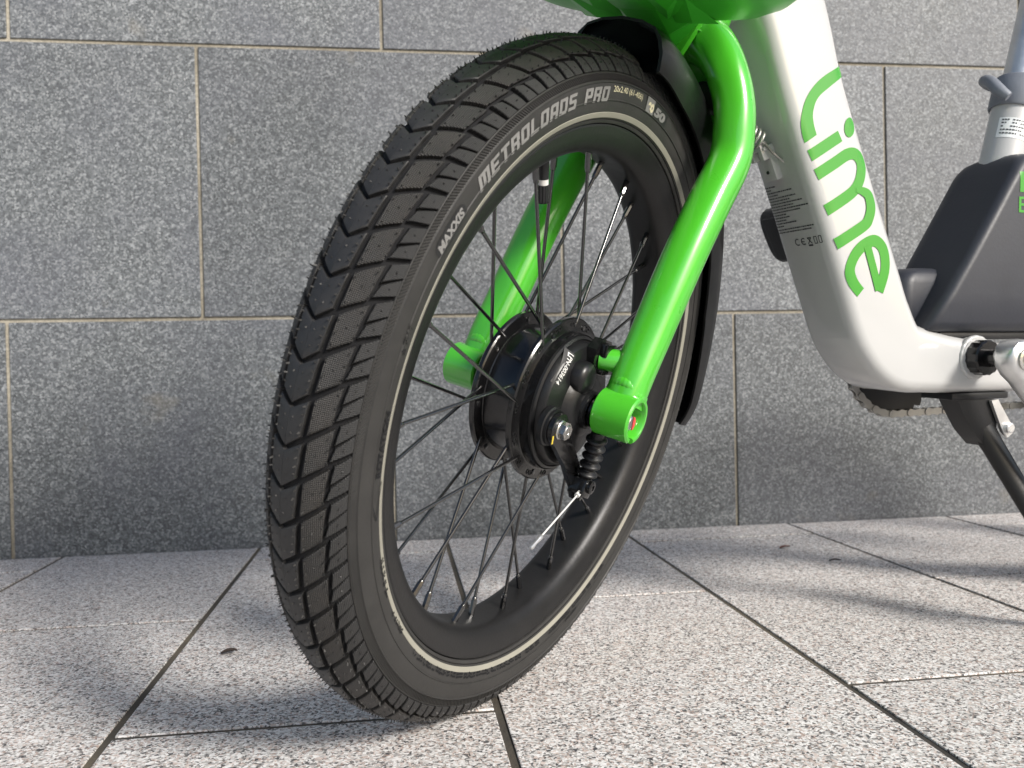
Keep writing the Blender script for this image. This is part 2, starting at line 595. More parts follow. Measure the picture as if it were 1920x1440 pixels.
def patch(mb, c, nu=3, nv=2, sgn=1, curve=0.0, sipe=False):
    """One tread block on the tyre: corners c = (phi, psi) x 4, rounded top edge and side walls."""
    def P(s, t):
        a = [c[0][i] * (1 - s) + c[1][i] * s for i in (0, 1)]
        b = [c[3][i] * (1 - s) + c[2][i] * s for i in (0, 1)]
        return a[0] * (1 - t) + b[0] * t - curve * 4 * s * (1 - s), a[1] * (1 - t) + b[1] * t
    es, et = 0.035, 0.05
    S = [0] + [es + (1 - 2 * es) * i / nu for i in range(nu + 1)] + [1]
    T = [0] + [et + (1 - 2 * et) * i / nv for i in range(nv + 1)] + [1]
    vs, uv, fs = [], [], []
    ns, nt = len(S), len(T)
    for t in T:
        for s in S:
            phi, psi = P(s, t)
            edge = (s == 0 and not sipe) or s == 1 or t in (0, 1)
            vs.append(tor(phi, psi * sgn, -0.00045 if edge else 0.0))
            uv.append((phi * 4.4, psi * 0.53))
    for j in range(nt - 1):
        for i in range(ns - 1):
            a = j * ns + i
            f = (a, a + 1, a + ns + 1, a + ns)
            fs.append(f)
    border = [i for i in range(ns)] + [j * ns + ns - 1 for j in range(1, nt)] + [(nt - 1) * ns + i for i in range(ns - 2, -1, -1)] + [j * ns for j in range(nt - 2, 0, -1)]
    b0 = len(vs)
    cx = sum(p[0] for p in c) / 4; cy = sum(p[1] for p in c) / 4
    for k in border:
        t, s = T[k // ns], S[k % ns]
        phi, psi = P(s, t)
        vs.append(tor(phi + (phi - cx) * 0.03, (psi + (psi - cy) * 0.03) * sgn, DEEP)); uv.append((phi * 4.4, psi * 0.53))
    nb = len(border)
    for k in range(nb):
        fs.append((border[k], b0 + k, b0 + (k + 1) % nb, border[(k + 1) % nb]))
    mb.add(vs, fs, uv)


G = 0.25          # half groove in degrees of phi
EPS = 0.16        # half of the centre sipe in degrees of psi


def centre_block(mb, ofs=0.0):
    for sg in (1, -1):
        patch(mb, [(0.26 + ofs, EPS), (-1.10 + ofs, 19.6), (3.30 + ofs, 16.6), (4.72 + ofs, EPS)], 3, 3, sg, 0.0, True)


def mid_block(mb, sg, ofs=0.0):
    patch(mb, [(-1.42 + ofs, 25.2), (-3.62 + ofs, 50.2), (1.06 + ofs, 46.2), (2.92 + ofs, 23.4)], 4, 3, sg, 0.0)


def shoulder_block(mb, sg, ofs=0.0, second=False):
    if second:
        c = [(-1.24, 53.6), (-2.92, 72.4), (-0.74, 72.4), (0.56, 49.2)]
    else:
        c = [(-4.02, 55.2), (-5.28, 72.4), (-3.18, 72.4), (-1.58, 52.2)]
    patch(mb, [(p + ofs, q) for p, q in c], 4, 2, sg, 0.0)


def mk(fn, mat, *a):
    mb = MB(); fn(mb, *a)
    return mb.mesh("tread_block", mat, 30)


ME_C = mk(centre_block, M['rub_cen'])
ME_M = {1: mk(mid_block, M['rub_mid'], 1), -1: mk(mid_block, M['rub_mid'], -1)}
ME_S = {(s, k): mk(shoulder_block, M['rub_sh'], s, 0.0, k) for s in (1, -1) for k in (False, True)}
rest = {'rub_cen': MB(), 'rub_mid': MB(), 'rub_sh': MB()}
for k in range(70):
    ph = (PHI0 + k * PITCH) % 360
    mw = MW @ Matrix.Rotation(radians(ph), 4, 'Z')
    if 62 <= ph <= 292:
        link("tread_block", ME_C, wheel, mw)
        link("tread_block", ME_M[1], wheel, mw)
    else:
        centre_block(rest['rub_cen'], ph); mid_block(rest['rub_mid'], 1, ph)
    if 100 <= ph <= 250:
        link("tread_block", ME_M[-1], wheel, mw)
    else:
        mid_block(rest['rub_mid'], -1, ph)
    for second in (False, True):
        if 45 <= ph <= 305:
            link("tread_block", ME_S[(1, second)], wheel, mw)
        else:
            shoulder_block(rest['rub_sh'], 1, ph, second)
        shoulder_block(rest['rub_sh'], -1, ph, second)
for key, mb in rest.items():
    tag(obj("tread_blocks", mb, M[key], wheel, smooth=30), kind='stuff')

# fine radial ribs between tread and sidewall, and the little moulding hairs
mb = MB()
nr = 70 * 10
for k in range(nr):
    p = 360 * k / nr; hw = 0.115
    vs = [tor(p - hw, 75.0, -0.0006), tor(p, 75.0, 0.0002), tor(p + hw, 75.0, -0.0006), tor(p - hw - 0.95, 83.2, -0.0006), tor(p - 0.95, 83.2, 0.0002), tor(p + hw - 0.95, 83.2, -0.0006)]
    mb.add(vs, [(0, 1, 4, 3), (1, 2, 5, 4)])
tag(obj("fine_ribs", mb, M['rub'], wheel, smooth=0, recalc=False), kind='stuff')

mb = MB()
rng = random.Random(3)
spots = [(0.9, 1.0 + 0 * 4, 3.2), ]


def nub(phi, psi, ln):
    p = tor(phi, psi, -0.0002); q = tor(phi + rng.uniform(-0.18, 0.18), psi + rng.uniform(-1.2, 1.2), ln)
    d = (q - p).normalized(); x = d.cross(Vector((0, 0, 1)))
    x = x.normalized() if x.length > 1e-3 else Vector((1, 0, 0)); y = d.cross(x)
    r0, r1 = 0.00055, 0.00036
    vs = [p + (x * cos(a) + y * sin(a)) * r0 for a in (0, 2.1, 4.2)] + [q + (x * cos(a) + y * sin(a)) * r1 for a in (0, 2.1, 4.2)]
    mb.add(vs, [(0, 1, 4, 3), (1, 2, 5, 4), (2, 0, 3, 5), (3, 4, 5)])


for k in range(70):
    ph = PHI0 + k * PITCH
    for sg in (1, -1):
        for t in (0.12, 0.37, 0.63, 0.88):
            nub(ph - 1.0 + 4.2 * t, sg * (17.2 - 2.0 * t), rng.uniform(0.0011, 0.0021))
        for t in (0.3, 0.75):
            nub(ph - 0.2 + 4.2 * t, sg * 5.5, rng.uniform(0.0002, 0.0009))
        for t in (0.12, 0.5, 0.88):
            nub(ph - 1.5 + 4.1 * t, sg * 27.5, rng.uniform(0.0008, 0.0022))
            nub(ph - 3.1 + 4.2 * t, sg * 46.0, rng.uniform(0.0008, 0.0024))
        nub(ph - 0.3, sg * 36.5, rng.uniform(0.0003, 0.0012))
        nub(ph - 3.5, sg * 63, rng.uniform(0.0004, 0.0012)); nub(ph - 1.1, sg * 62, rng.uniform(0.0004, 0.0012))
tag(obj("moulding_hairs", mb, M['rub'], wheel, smooth=0), kind='stuff')

# reflective stripe, side lettering ------------------------------------------------------
for sg in (1, -1):
    mb = MB()
    mb.lathe(ring_profile([(sg * 120.4, -0.0002), (sg * 120.8, 0.00022), (sg * 124.0, 0.00022), (sg * 127.0, 0.00022), (sg * 127.4, -0.0002)]), 288)
    obj("reflective_stripe", mb, M['reflect'], wheel)


def sidewall(phi0, psi0, dh):
    def fn(x, y):
        a = psi0 - degrees(y / 0.0312)
        R = RC + rt(psi0 - 8) * cos(radians(psi0 - 8))
        return tor(phi0 - degrees(x / R), a, dh)
    return fn


def side_text(body, phi0, phi1, psi0, h, mat, shear=0.0, bold=0.0, name="sidewall_lettering", dh=0.00035, grow=0.0):
    bm = text_bm(body, h * 1.45, shear, bold, 0.0022)
    R = RC + rt(psi0 - 8) * cos(radians(psi0 - 8))
    text_fit(bm, radians(phi0 - phi1) * R, h)
    return link(name, bm_mesh(bm, name, mat, sidewall(phi0, psi0, dh)), wheel)


# oval dark patch behind the maker's name
mb = MB()
pts = []
for k in range(40):
    t = 2 * pi * k / 40
    x = 0.017 * (abs(cos(t)) ** 0.45) * (1 if cos(t) >= 0 else -1); y = 0.0052 * (abs(sin(t)) ** 0.6) * (1 if sin(t) >= 0 else -1)
    pts.append((x, y))
cphi, cpsi = 151.3, 101.4
fn = sidewall(cphi, cpsi, 0.00018)
vs = [fn(0, 0)]; fs = []
for ring in (0.35, 0.7, 1.0):
    vs += [fn(x * ring, y * ring) for x, y in pts]
for k in range(40):
    k2 = (k + 1) % 40
    fs.append((0, 1 + k, 1 + k2))
    for q in (0, 1):
        fs.append((1 + q * 40 + k, 1 + (q + 1) * 40 + k, 1 + (q + 1) * 40 + k2, 1 + q * 40 + k2))
mb.add(vs, fs)
obj("name_patch", mb, M['patch'], wheel)
side_text("MAXXIS", 155.0, 147.7, 106.3, 0.0058, M['ink_grey'], 0.15, 0.0004)
# heavy square italic capitals, one mesh per letter
GL = {'M': ('0,0,.26,1', '.37,.25,.63,1', '.74,0,1,1', '.2,.78,.8,1'), 'E': ('0,0,.34,1', '.3,0,.95,.22', '.3,.40,.85,.60', '.3,.78,1,1'), 'T': ('.33,0,.67,1', '0,.78,1,1'),
      'R': ('0,0,.33,1', '.3,.78,.95,1', '.66,.5,1,.95', '.3,.36,.9,.56', '.62,0,.96,.4'), 'O': ('0,.05,.33,.95', '.67,.05,1,.95', '.06,.78,.94,1', '.06,0,.94,.22'), 'L': ('0,0,.34,1', '.3,0,1,.22'),
      'A': ('0,0,.33,.95', '.67,0,1,.95', '.06,.78,.94,1', '.3,.30,.7,.50'), 'D': ('0,0,.33,1', '.67,.08,1,.92', '.3,.78,.92,1', '.3,0,.92,.22'), 'S': ('.04,.78,1,1', '0,.5,.34,.95', '.06,.40,.94,.60', '.66,.05,1,.5', '0,0,.95,.22'),
      'P': ('0,0,.33,1', '.3,.78,.95,1', '.66,.46,1,.95', '.3,.34,.94,.54')}


def block_word(word, phi0, phi1, psi0, h, shear, mat, gap=0.2):
    fn = sidewall(phi0, psi0, 0.0004)
    R = RC + rt(psi0 - 8) * cos(radians(psi0 - 8))
    tot = radians(phi0 - phi1) * R - shear * h
    units = sum((1.25 if c == 'M' else (0.5 if c == ' ' else 1.0)) + gap for c in word) - gap
    x = 0.0; un = tot / units
    for c in word:
        w = (1.25 if c == 'M' else (0.5 if c == ' ' else 1.0)) * un
        if c != ' ':
            mb = MB()
            for q, bar_ in enumerate(GL[c]):
                x0, y0, x1, y1 = (float(t) for t in bar_.split(','))
                n = 4; b = len(mb.v)
                for jj in range(n + 1):
                    yy = (y0 + (y1 - y0) * jj / n) * h
                    for ii in range(3):
                        xx = x + (x0 + (x1 - x0) * ii / 2) * w + shear * yy
                        mb.v.append(sidewall(phi0, psi0, 0.00035 + 0.00004 * q)(xx, yy))
                for jj in range(n):
                    for ii in range(2):
                        k = b + jj * 3 + ii
                        mb.f.append((k, k + 1, k + 4, k + 3))
            obj("sidewall_lettering", mb, mat, wheel, smooth=60)
        x += w + gap * un


block_word("METROLOADS", 143.4, 115.0, 108.0, 0.0092, 0.30, M['ink_grey'])
block_word("PRO", 112.9, 104.2, 107.5, 0.0092, 0.30, M['ink_grey'])
side_text("20x2.40 (61-406)", 103.0, 91.6, 99.0, 0.0052, M['ink_gold'], 0.0, 0.0)
# small logo tile and "50"
mb = MB()
fn = sidewall(89.6, 106.0, 0.0002)
for j in range(5):
    for i in range(9):
        mb.v.append(fn(0.041 * i / 8, -0.0008 + 0.0112 * j / 4))
mb.f = [(j * 9 + i, j * 9 + i + 1, (j + 1) * 9 + i + 1, (j + 1) * 9 + i) for j in range(4) for i in range(8)]
obj("logo_tile", mb, M['patch'], wheel)
mb = MB()
fn = sidewall(89.4, 106.0, 0.00034)
mb.v = [fn(0.0135 * i / 4, 0.0104 * j / 3) for j in range(4) for i in range(5)]
mb.f = [(j * 5 + i, j * 5 + i + 1, (j + 1) * 5 + i + 1, (j + 1) * 5 + i) for j in range(3) for i in range(4)]
obj("logo_tile", mb, M['ink_grey'], wheel)
side_text("eo", 88.8, 86.2, 104.4, 0.0066, M['ink_gold'], 0.2, 0.0005, dh=0.0006)
side_text("50", 85.6, 80.2, 104.4, 0.0072, M['ink_grey'], 0.2, 0.0006, dh=0.00045)
# moulded-in black words
side_text("TWI", 168.7, 165.9, 112.0, 0.0044, M['rub'], 0.2, 0.0002, dh=0.0007)
mb = MB()
fn = sidewall(170.3, 112.0, 0.0006)
mb.v = [fn(*p) for p in ((0, 0), (0.0042, 0), (0.0021, 0.0042), (0.0011, 0.0007), (0.0031, 0.0007), (0.0021, 0.0029))]
mb.f = [(0, 1, 4, 3), (1, 2, 5, 4), (2, 0, 3, 5)]
obj("sidewall_lettering", mb, M['rub_deep'], wheel, smooth=0)
side_text("ROTATION", 189.0, 178.5, 117.0, 0.0052, M['rub_deep'], 0.15, 0.0003, dh=0.0006)
mb = MB()
fn = sidewall(196.0, 113.0, 0.0006)
for a, b in (((0, 0.000), (0.024, -0.004)), ((0, 0.000), (0.010, 0.0035))):
    n = 8
    b0 = len(mb.v)
    for i in range(n + 1):
        x = a[0] + (b[0] - a[0]) * i / n; y = a[1] + (b[1] - a[1]) * i / n
        mb.v += [fn(x, y - 0.0003), fn(x, y + 0.0003)]
    mb.f += [(b0 + 2 * i, b0 + 2 * i + 2, b0 + 2 * i + 3, b0 + 2 * i + 1) for i in range(n)]
obj("sidewall_lettering", mb, M['rub_deep'], wheel, smooth=0)
# tiny embossed moulding print lower down (too small to read)
mb = MB()
rng = random.Random(11)
for (p0, p1, ps, hh) in ((204, 212, 116, 0.004), (216, 223, 116, 0.0036), (229, 283, 113, 0.0040), (293, 298, 105, 0.003), (286, 312, 113, 0.0034)):
    fn = sidewall(p0, ps, 0.0005)
    x = 0.0; L = radians(p1 - p0) * 0.217
    while x < L:
        w = rng.uniform(0.0008, 0.0018)
        if rng.random() < 0.84:
            sh = rng.uniform(0, 0.3) * hh
            for q in range(rng.choice((1, 2, 2))):
                y0 = sh + q * hh * 0.5
                b0 = len(mb.v)
                mb.v += [fn(-x, -y0), fn(-(x + w), -y0), fn(-(x + w), -(y0 + hh * 0.34)), fn(-x, -(y0 + hh * 0.34))]
                mb.f.append((b0, b0 + 1, b0 + 2, b0 + 3))
        x += w + rng.uniform(0.0003, 0.0007)
tag(obj("moulded_print", mb, M['rub_deep'], wheel, smooth=0), kind='stuff')

# rim ----------------------------------------------------------------------------------
hr = [(0.1842, 0.0), (0.1842, 0.0055), (0.1843, 0.0095), (0.1850, 0.0128), (0.1866, 0.0158), (0.1890, 0.0182), (0.1922, 0.0202), (0.1958, 0.0217), (0.1994, 0.0228), (0.2026, 0.0235), (0.2044, 0.0240), (0.2050, 0.0236), (0.2050, 0.0222), (0.2036, 0.0205), (0.1995, 0.0185)]
prof = [(r, -z) for r, z in reversed(hr[1:])] + hr
mb = MB(); mb.lathe(prof, 240)
obj("rim", mb, M['rim'], wheel, smooth=50)

# hub motor ------------------------------------------------------------------------------
ZN, ZF = 0.0150, -0.0205
hubp = [(0.0001, -0.050), (0.016, -0.050), (0.018, -0.044), (0.026, -0.036), (0.042, -0.0300), (0.0490, -0.0270), (0.0500, -0.0240), (0.0600, -0.0232), (0.0612, -0.0220), (0.0612, -0.0192), (0.0602, -0.0182), (0.0512, -0.0176), (0.0502, -0.0160),
        (0.0502, 0.0100), (0.0512, 0.0116), (0.0632, 0.0122), (0.0644, 0.0132), (0.0644, 0.0160), (0.0634, 0.0172), (0.0560, 0.0176), (0.0545, 0.0182), (0.0535, 0.0250)]
mb = MB(); mb.lathe(hubp, 96)
obj("hub_shell", mb, M['gloss'], wheel, smooth=32)
cov = [(0.0535, 0.0225), (0.0524, 0.0265), (0.0505, 0.0276), (0.0496, 0.0266), (0.0488, 0.0266), (0.0478, 0.0312), (0.0462, 0.0330), (0.0400, 0.0345), (0.0290, 0.0364), (0.0270, 0.0385), (0.0240, 0.0420), (0.0190, 0.0436), (0.0150, 0.0440), (0.0145, 0.0470), (0.0115, 0.0472), (0.0112, 0.0440), (0.0001, 0.0440)]
mb = MB(); mb.lathe(cov, 96)
obj("hub_cover", mb, M['satin'], wheel, smooth=32)
# spoke heads in the flanges
SP = []
for k in range(16):
    s = -1 if k % 2 == 0 else 1
    ar = 95 + 22.5 * k; SP.append((ar, ar + s * 18.0, ZN, 0.0585, 0.0035, s))
    ar = 106.25 + 22.5 * k; SP.append((ar, ar + s * 18.0, ZF, 0.0555, -0.0035, s))


def cyl(r, a, z):
    return Vector((r * cos(radians(a)), r * sin(radians(a)), z))


me_nip = None
for (ar, ah, zh, rh, zr, s) in SP:
    side = 1 if zh > 0 else -1
    zz = zh + s * 0.0022 * side
    A = cyl(rh, ah, zz); B = cyl(0.1842, ar, zr)
    d = (B - A).normalized()
    mb = MB()
    mb.tube([cyl(rh, ah, zh - s * 0.0034 * side), cyl(rh, ah, zz), A + d * 0.003, B - d * 0.002], [0.00138, 0.00138, 0.00135, 0.00135], 8)
    obj("spoke", mb, M['spoke'], wheel, smooth=60)
    mb = MB()
    mb.tube([B - d * 0.0145, B - d * 0.0138, B - d * 0.0120, B - d * 0.0118, B + d * 0.0015], [0.0014, 0.0020, 0.0020, 0.0024, 0.0024], 8)
    obj("spoke_nipple", mb, M['spoke'], wheel, smooth=40)
    mb = MB()
    zc = zh + 0.0026 * side if s < 0 else zh - 0.0026 * side
    m3 = Matrix.Translation(cyl(rh, ah, zc))
    mb.lathe([(0.0001, -0.0009), (0.0020, -0.0007), (0.0022, 0), (0.0020, 0.0007), (0.0001, 0.0009)], 10, m3)
    obj("spoke_head", mb, M['spoke'], wheel, smooth=60)
# eyelets: pairs of holes near the flange edge
mb = MB()
for k in range(16):
    for da in (-2.2, 2.2):
        a = 95 + 22.5 * k + 18 + 3.0 + da
        m3 = Matrix.Translation(cyl(0.0598, a, 0.0174))
        mb.lathe([(0.0022, -0.0004), (0.0020, 0.0005), (0.0014, 0.0005), (0.0012, -0.0006)], 10, m3)
obj("flange_eyelets", mb, M['satin'], wheel, smooth=50)

# valve
mb = MB()
vd = 112.6
vdir = -cyl(1, vd, 0).normalized(); v0 = cyl(0.1845, vd, 0.0)
mb.tube([v0 + vdir * t for t in (-0.002, 0.004, 0.0165)], [0.0044, 0.0042, 0.0040], 16)
obj("valve_stem", mb, M['matte'], wheel)
mb = MB(); mb.tube([v0 + vdir * t for t in (0.0165, 0.0205)], 0.0039, 16)
obj("valve_collar", mb, M['cable'], wheel)
mb = MB()
rings = []
ax = vdir; x = ax.cross(Vector((0, 0, 1))).normalized(); y = ax.cross(x)
for t, r in ((0.0203, 0.0040), (0.0207, 0.0047), (0.032, 0.0047), (0.0332, 0.0040)):
    rings.append([v0 + ax * t + (x * cos(a) + y * sin(a)) * (r * (1.0 if k % 2 else 0.91)) for k, a in ((k, 2 * pi * k / 28) for k in range(28))])
mb.loft(rings)
obj("valve_cap", mb, M['matte'], wheel, smooth=20)

# hub sticker with the serial
mb = MB()
c0 = Vector((-0.0325, 0.0290, 0)); rd = Vector((-0.56, -0.83, 0)).normalized(); up = Vector((0.83, -0.56, 0)).normalized()


def hub_pt(x, y, dz):
    p = c0 + rd * x + up * y
    r = hypot(p.x, p.y)
    z = 0.0345 + (0.040 - r) * 0.173 if r < 0.040 else (0.0345 - (r - 0.040) * 0.242 if r < 0.0462 else 0.0330 - (r - 0.0462) * 1.1)
    return Vector((p.x, p.y, z + dz))


hw, hh = 0.0148, 0.0046
edge = [(-hw, -hh), (hw, -hh), (hw, hh), (-hw, hh)]
mb.v = [hub_pt(-hw + 2 * hw * i / 10, -hh + 2 * hh * j / 3, 0.0003) for j in range(4) for i in range(11)]
mb.f = [(j * 11 + i, j * 11 + i + 1, (j + 1) * 11 + i + 1, (j + 1) * 11 + i) for j in range(3) for i in range(10)]
obj("serial_sticker", mb, M['patch'], wheel)
bm = text_bm("LPN-003614", 0.006, 0, 0.00012, 0.0018)
text_fit(bm, 0.0262, 0.0046)
for v in bm.verts:
    v.co.x -= 0.0131; v.co.y -= 0.0023
link("serial_print", bm_mesh(bm, "serial_print", M['ink_white'], lambda x, y: hub_pt(x, y, 0.0005)), wheel)

# brake arm, pivot, reaction bracket, cable boot ---------------------------------------
PV = Vector((-0.0400, -0.0127, 0.0)); LE = Vector((0.0085, -0.0600, 0.0))
mb = MB()
ld = (LE - PV).normalized(); ln = Vector((-ld.y, ld.x, 0)); L = (LE - PV).length
poly = []
for k in range(13):
    a = radians(90 + 180 * k / 12)
    poly.append((cos(a) * 0.0115, sin(a) * 0.0115))
poly += [(0.010, -0.0100), (L * 0.55, -0.0062), (L * 0.80, -0.0064), (L + 0.004, -0.0048)] + [(L + 0.004, 0.0048), (L * 0.80, 0.0062), (L * 0.5, 0.0070), (0.010, 0.0105)]
m3 = frame(PV, ld, ln, Vector((0, 0, 1)))
mb.prism(poly, 0.0408, 0.0450, m3)
mb.prism([(L * 0.35, 0.0045), (L * 0.78, 0.0045), (L * 0.78, 0.0062), (L * 0.35, 0.0062)], 0.0449, 0.0485, m3)
arm = obj("brake_arm", mb, M['gloss'], wheel, smooth=30)
mb = MB()
m3 = Matrix.Translation(PV)
mb.lathe([(0.0150, 0.034), (0.0148, 0.0378), (0.0135, 0.0385), (0.0132, 0.0405), (0.0118, 0.0407)], 40, m3)
obj("arm_boss", mb, M['satin'], wheel)
mb = MB()
mb.lathe([(0.0074, 0.0449), (0.0074, 0.0464), (0.0068, 0.0470), (0.0060, 0.0471)], 32, m3)
hexp = [(cos(radians(60 * k + 12)) * 0.0064, sin(radians(60 * k + 12)) * 0.0064) for k in range(6)]
mb.prism(hexp, 0.0470, 0.0515, m3)
mb.lathe([(0.0050, 0.0515), (0.0046, 0.0522), (0.0026, 0.0521), (0.0024, 0.0508), (0.0001, 0.0508)], 20, m3)
obj("arm_bolt", mb, M['steel'], wheel, smooth=30)
mb = MB()
mb.box((-0.0098 + PV.x, -0.0092 + PV.y, 0.0451), (-0.0080 + PV.x, -0.0032 + PV.y, 0.0454), mat=Matrix.Translation((PV.x, PV.y, 0)) @ Matrix.Rotation(radians(8), 4, 'Z') @ Matrix.Translation((-PV.x, -PV.y, 0)))
obj("paint_mark", mb, M['yellow'], wheel, smooth=0)
# bosses on the cover near the axle
mb = MB()
mb.lathe([(0.0130, 0.034), (0.0125, 0.0420), (0.0100, 0.0452), (0.0060, 0.0462), (0.0001, 0.0464)], 32, Matrix.Translation((-0.012, 0.0235, 0)))
obj("cover_boss", mb, M['satin'], wheel, smooth=50)
mb = MB()
mb.lathe([(0.0105, 0.033), (0.0105, 0.0400), (0.0092, 0.0412), (0.0001, 0.0414)], 32, Matrix.Translation((-0.006, -0.034, 0)))
mb.box((-0.013, -0.0330, 0.036), (0.016, 0.0180, 0.0428), 0.0015, Matrix.Rotation(radians(-24), 4, 'Z'))
obj("cover_rib", mb, M['satin'], wheel, smooth=40)
# reaction bracket with the peg that the green stub holds
mb = MB()
mb.prism([(-0.004, 0.028), (0.020, 0.024), (0.026, 0.040), (0.018, 0.052), (0.004, 0.054), (-0.005, 0.046)], 0.0335, 0.0415)
mb.box((0.001, 0.0405, 0.041), (0.017, 0.0505, 0.0475), 0.0012)
mb.box((0.001, 0.0275, 0.041), (0.019, 0.0315, 0.0480), 0.0012)
obj("reaction_bracket", mb, M['gloss'], wheel, smooth=30)
# axle with nut stack
mb = MB()
mb.tube([(0, 0, 0.043), (0, 0, 0.0560)], 0.0082, 24)
mb.lathe([(0.0128, 0.0468), (0.0128, 0.0486), (0.0100, 0.0488), (0.0100, 0.0500), (0.0128, 0.0502), (0.0128, 0.0520), (0.0100, 0.0524)], 32)
obj("axle_spacers", mb, M['gloss'], wheel, smooth=35)
for zz0, zz1, mname in ((0.055, 0.0800, 'steel'), (-0.055, -0.080, 'steel')):
    mb = MB()
    n = 14; pr = []
    for k in range(n * 2 + 1):
        pr.append((0.0062 if k % 2 else 0.0056, zz0 + (zz1 - zz0) * k / (2 * n)))
    pr.append((0.0046, zz1 + (0.0008 if zz1 > 0 else -0.0008))); pr.append((0.0001, zz1 + (0.0008 if zz1 > 0 else -0.0008)))
    mb.lathe(pr, 24)
    obj("axle_end", mb, M[mname], wheel, smooth=25)
mb = MB()
mb.prism([(0.0005 + 0.0053 * cos(radians(a)), 0.0053 * sin(radians(a))) for a in range(-70, 91, 16)], 0.0800, 0.0812)
obj("axle_paint", mb, M['red'], wheel)

# ------------------------------------------------------------------ brake cable (boot, clamp, end): moves with the wheel's brake
boot0 = Vector((-0.0010, -0.0130, 0.0570)); boot1 = Vector((0.0085, -0.0560, 0.0510))
mb = MB()
dv = boot1 - boot0; n = 60
path = [boot0 + dv * (i / n) + Vector((0.0022 * sin(pi * i / n), 0, 0)) for i in range(n + 1)]
rads = []
for i in range(n + 1):
    t = i / n
    base = 0.0052 if t < 0.12 else 0.0066
    rads.append(base + (0.0018 * sin(2 * pi * 6 * (t - 0.12)) if 0.12 <= t <= 0.95 else 0.0))
mb.tube(path, rads, 24)
obj("cable_boot", mb, M['matte'], wheel, smooth=60)
mb = MB()
cb = Vector((0.0080, -0.0605, 0.0495))
mb.box((-0.0075, -0.0075, -0.0070), (0.0075, 0.0065, 0.0070), 0.0022, Matrix.Translation(cb) @ Matrix.Rotation(radians(-15), 4, 'Z'))
mb.lathe([(0.0052, -0.0095), (0.0052, 0.0095), (0.0040, 0.0102), (0.0022, 0.0102), (0.0020, 0.0090), (0.0001, 0.0090)], 20, Matrix.Translation(cb + Vector((0.0005, 0.002, 0))))
mb.box((-0.0110, -0.0040, -0.0050), (-0.0070, 0.0040, 0.0055), 0.0012, Matrix.Translation(cb) @ Matrix.Rotation(radians(35), 4, 'Z'))
mb.box((0.0068, -0.0050, -0.0066), (0.0098, 0.0050, 0.0040), 0.0012, Matrix.Translation(cb) @ Matrix.Rotation(radians(25), 4, 'Z'))
obj("cable_clamp", mb, M['gloss'], wheel, smooth=40)
mb = MB()
ce0 = Vector((0.0005, -0.0655, 0.0530)); ce1 = Vector((-0.0714, -0.0917, 0.0600))
ce0 = Vector((-0.0005, -0.0640, 0.0530))
mb.tube([ce0, ce0 + (ce1 - ce0) * 0.80], 0.00065, 8)
mb.tube([ce0 - (ce1 - ce0) * 0.06, ce0 + (ce1 - ce0) * 0.04], [0.0024, 0.0020], 10)
obj("cable_end", mb, M['cable'], wheel)
mb = MB()
cd = (ce1 - ce0)
mb.tube([ce0 + cd * t for t in (0.78, 0.80, 0.84, 0.90, 0.99, 1.0)], [0.0009, 0.0018, 0.0018, 0.0012, 0.0017, 0.0008], 10)
obj("cable_tip", mb, M['silver'], wheel)

# ------------------------------------------------------------------ fork (wheel frame coordinates)
fork_pts = [(0.0085, 0.0100, 0.0665), (0.0155, 0.0330, 0.0665), (0.0300, 0.0663, 0.0662), (0.0440, 0.1002, 0.0662), (0.0605, 0.1370, 0.0662), (0.0815, 0.1763, 0.0662), (0.1005, 0.2099, 0.0660), (0.1040, 0.2370, 0.0615), (0.1060, 0.2580, 0.0545), (0.1085, 0.2785, 0.0425), (0.1160, 0.2950, 0.0275), (0.1250, 0.3070, 0.0110)]
fork_rad = [0.0148, 0.0150, 0.0155, 0.0160, 0.0163, 0.0165, 0.0164, 0.0162, 0.0163, 0.0170, 0.0185, 0.0205]

mb = MB()
mb.tube(chain_pts(fork_pts, 5), lerp_list(fork_rad, 5), 40, power=0.80)
fork = obj("fork", mb, M['green'], bike, MW, smooth=60)
mb = MB()
mb.tube(chain_pts([(x, y, -z) for x, y, z in fork_pts], 5), lerp_list(fork_rad, 5), 40, power=0.80)
obj("fork_leg", mb, M['green'], fork, MW, smooth=60)
# crown web plate and steerer with weld ripples
mb = MB()
web = []
for t in range(13):
    s = -1 + 2 * t / 12
    web.append((s * 0.058, 0.262 + 0.034 * (1 - s * s)))
ringA, ringB = [], []
mb2 = MB()
SS = [-1 + 2 * t / 16 for t in range(17)]
top = [Vector((0.1300 - 0.012 * abs(q), 0.306 - 0.026 * q * q, q * 0.046)) for q in SS]
bot = [Vector((0.1720 - 0.058 * abs(q) ** 3, 0.2320, q * 0.062)) for q in SS]
nx = Vector((0.96, -0.28, 0)) * 0.0085
rings = []
for a, b in zip(top, bot):
    rings.append([a - nx, a + nx, (a + b) / 2 + nx * 0.5, b + nx, b - nx, (a + b) / 2 - nx * 1.3])
mb2.loft(rings)
obj("crown_web", mb2, M['green'], fork, MW, smooth=50)
sd = Vector((sin(radians(15.5)), cos(radians(15.5)), 0))
st0 = Vector((0.1300, 0.3040, 0))
mb = MB()
path, rr = [], []
for i in range(49):
    t = i / 48 * 0.024
    path.append(st0 + sd * (t - 0.004)); rr.append(0.0305 - t * 0.30 + 0.0007 * sin(i * 2 * pi / 8))
mb.tube(path, rr, 40)
obj("weld_bead", mb, M['green'], fork, MW, smooth=80)
mb = MB(); mb.tube([st0, st0 + sd * 0.055], 0.0215, 32)
obj("steerer", mb, M['green'], fork, MW, smooth=60)

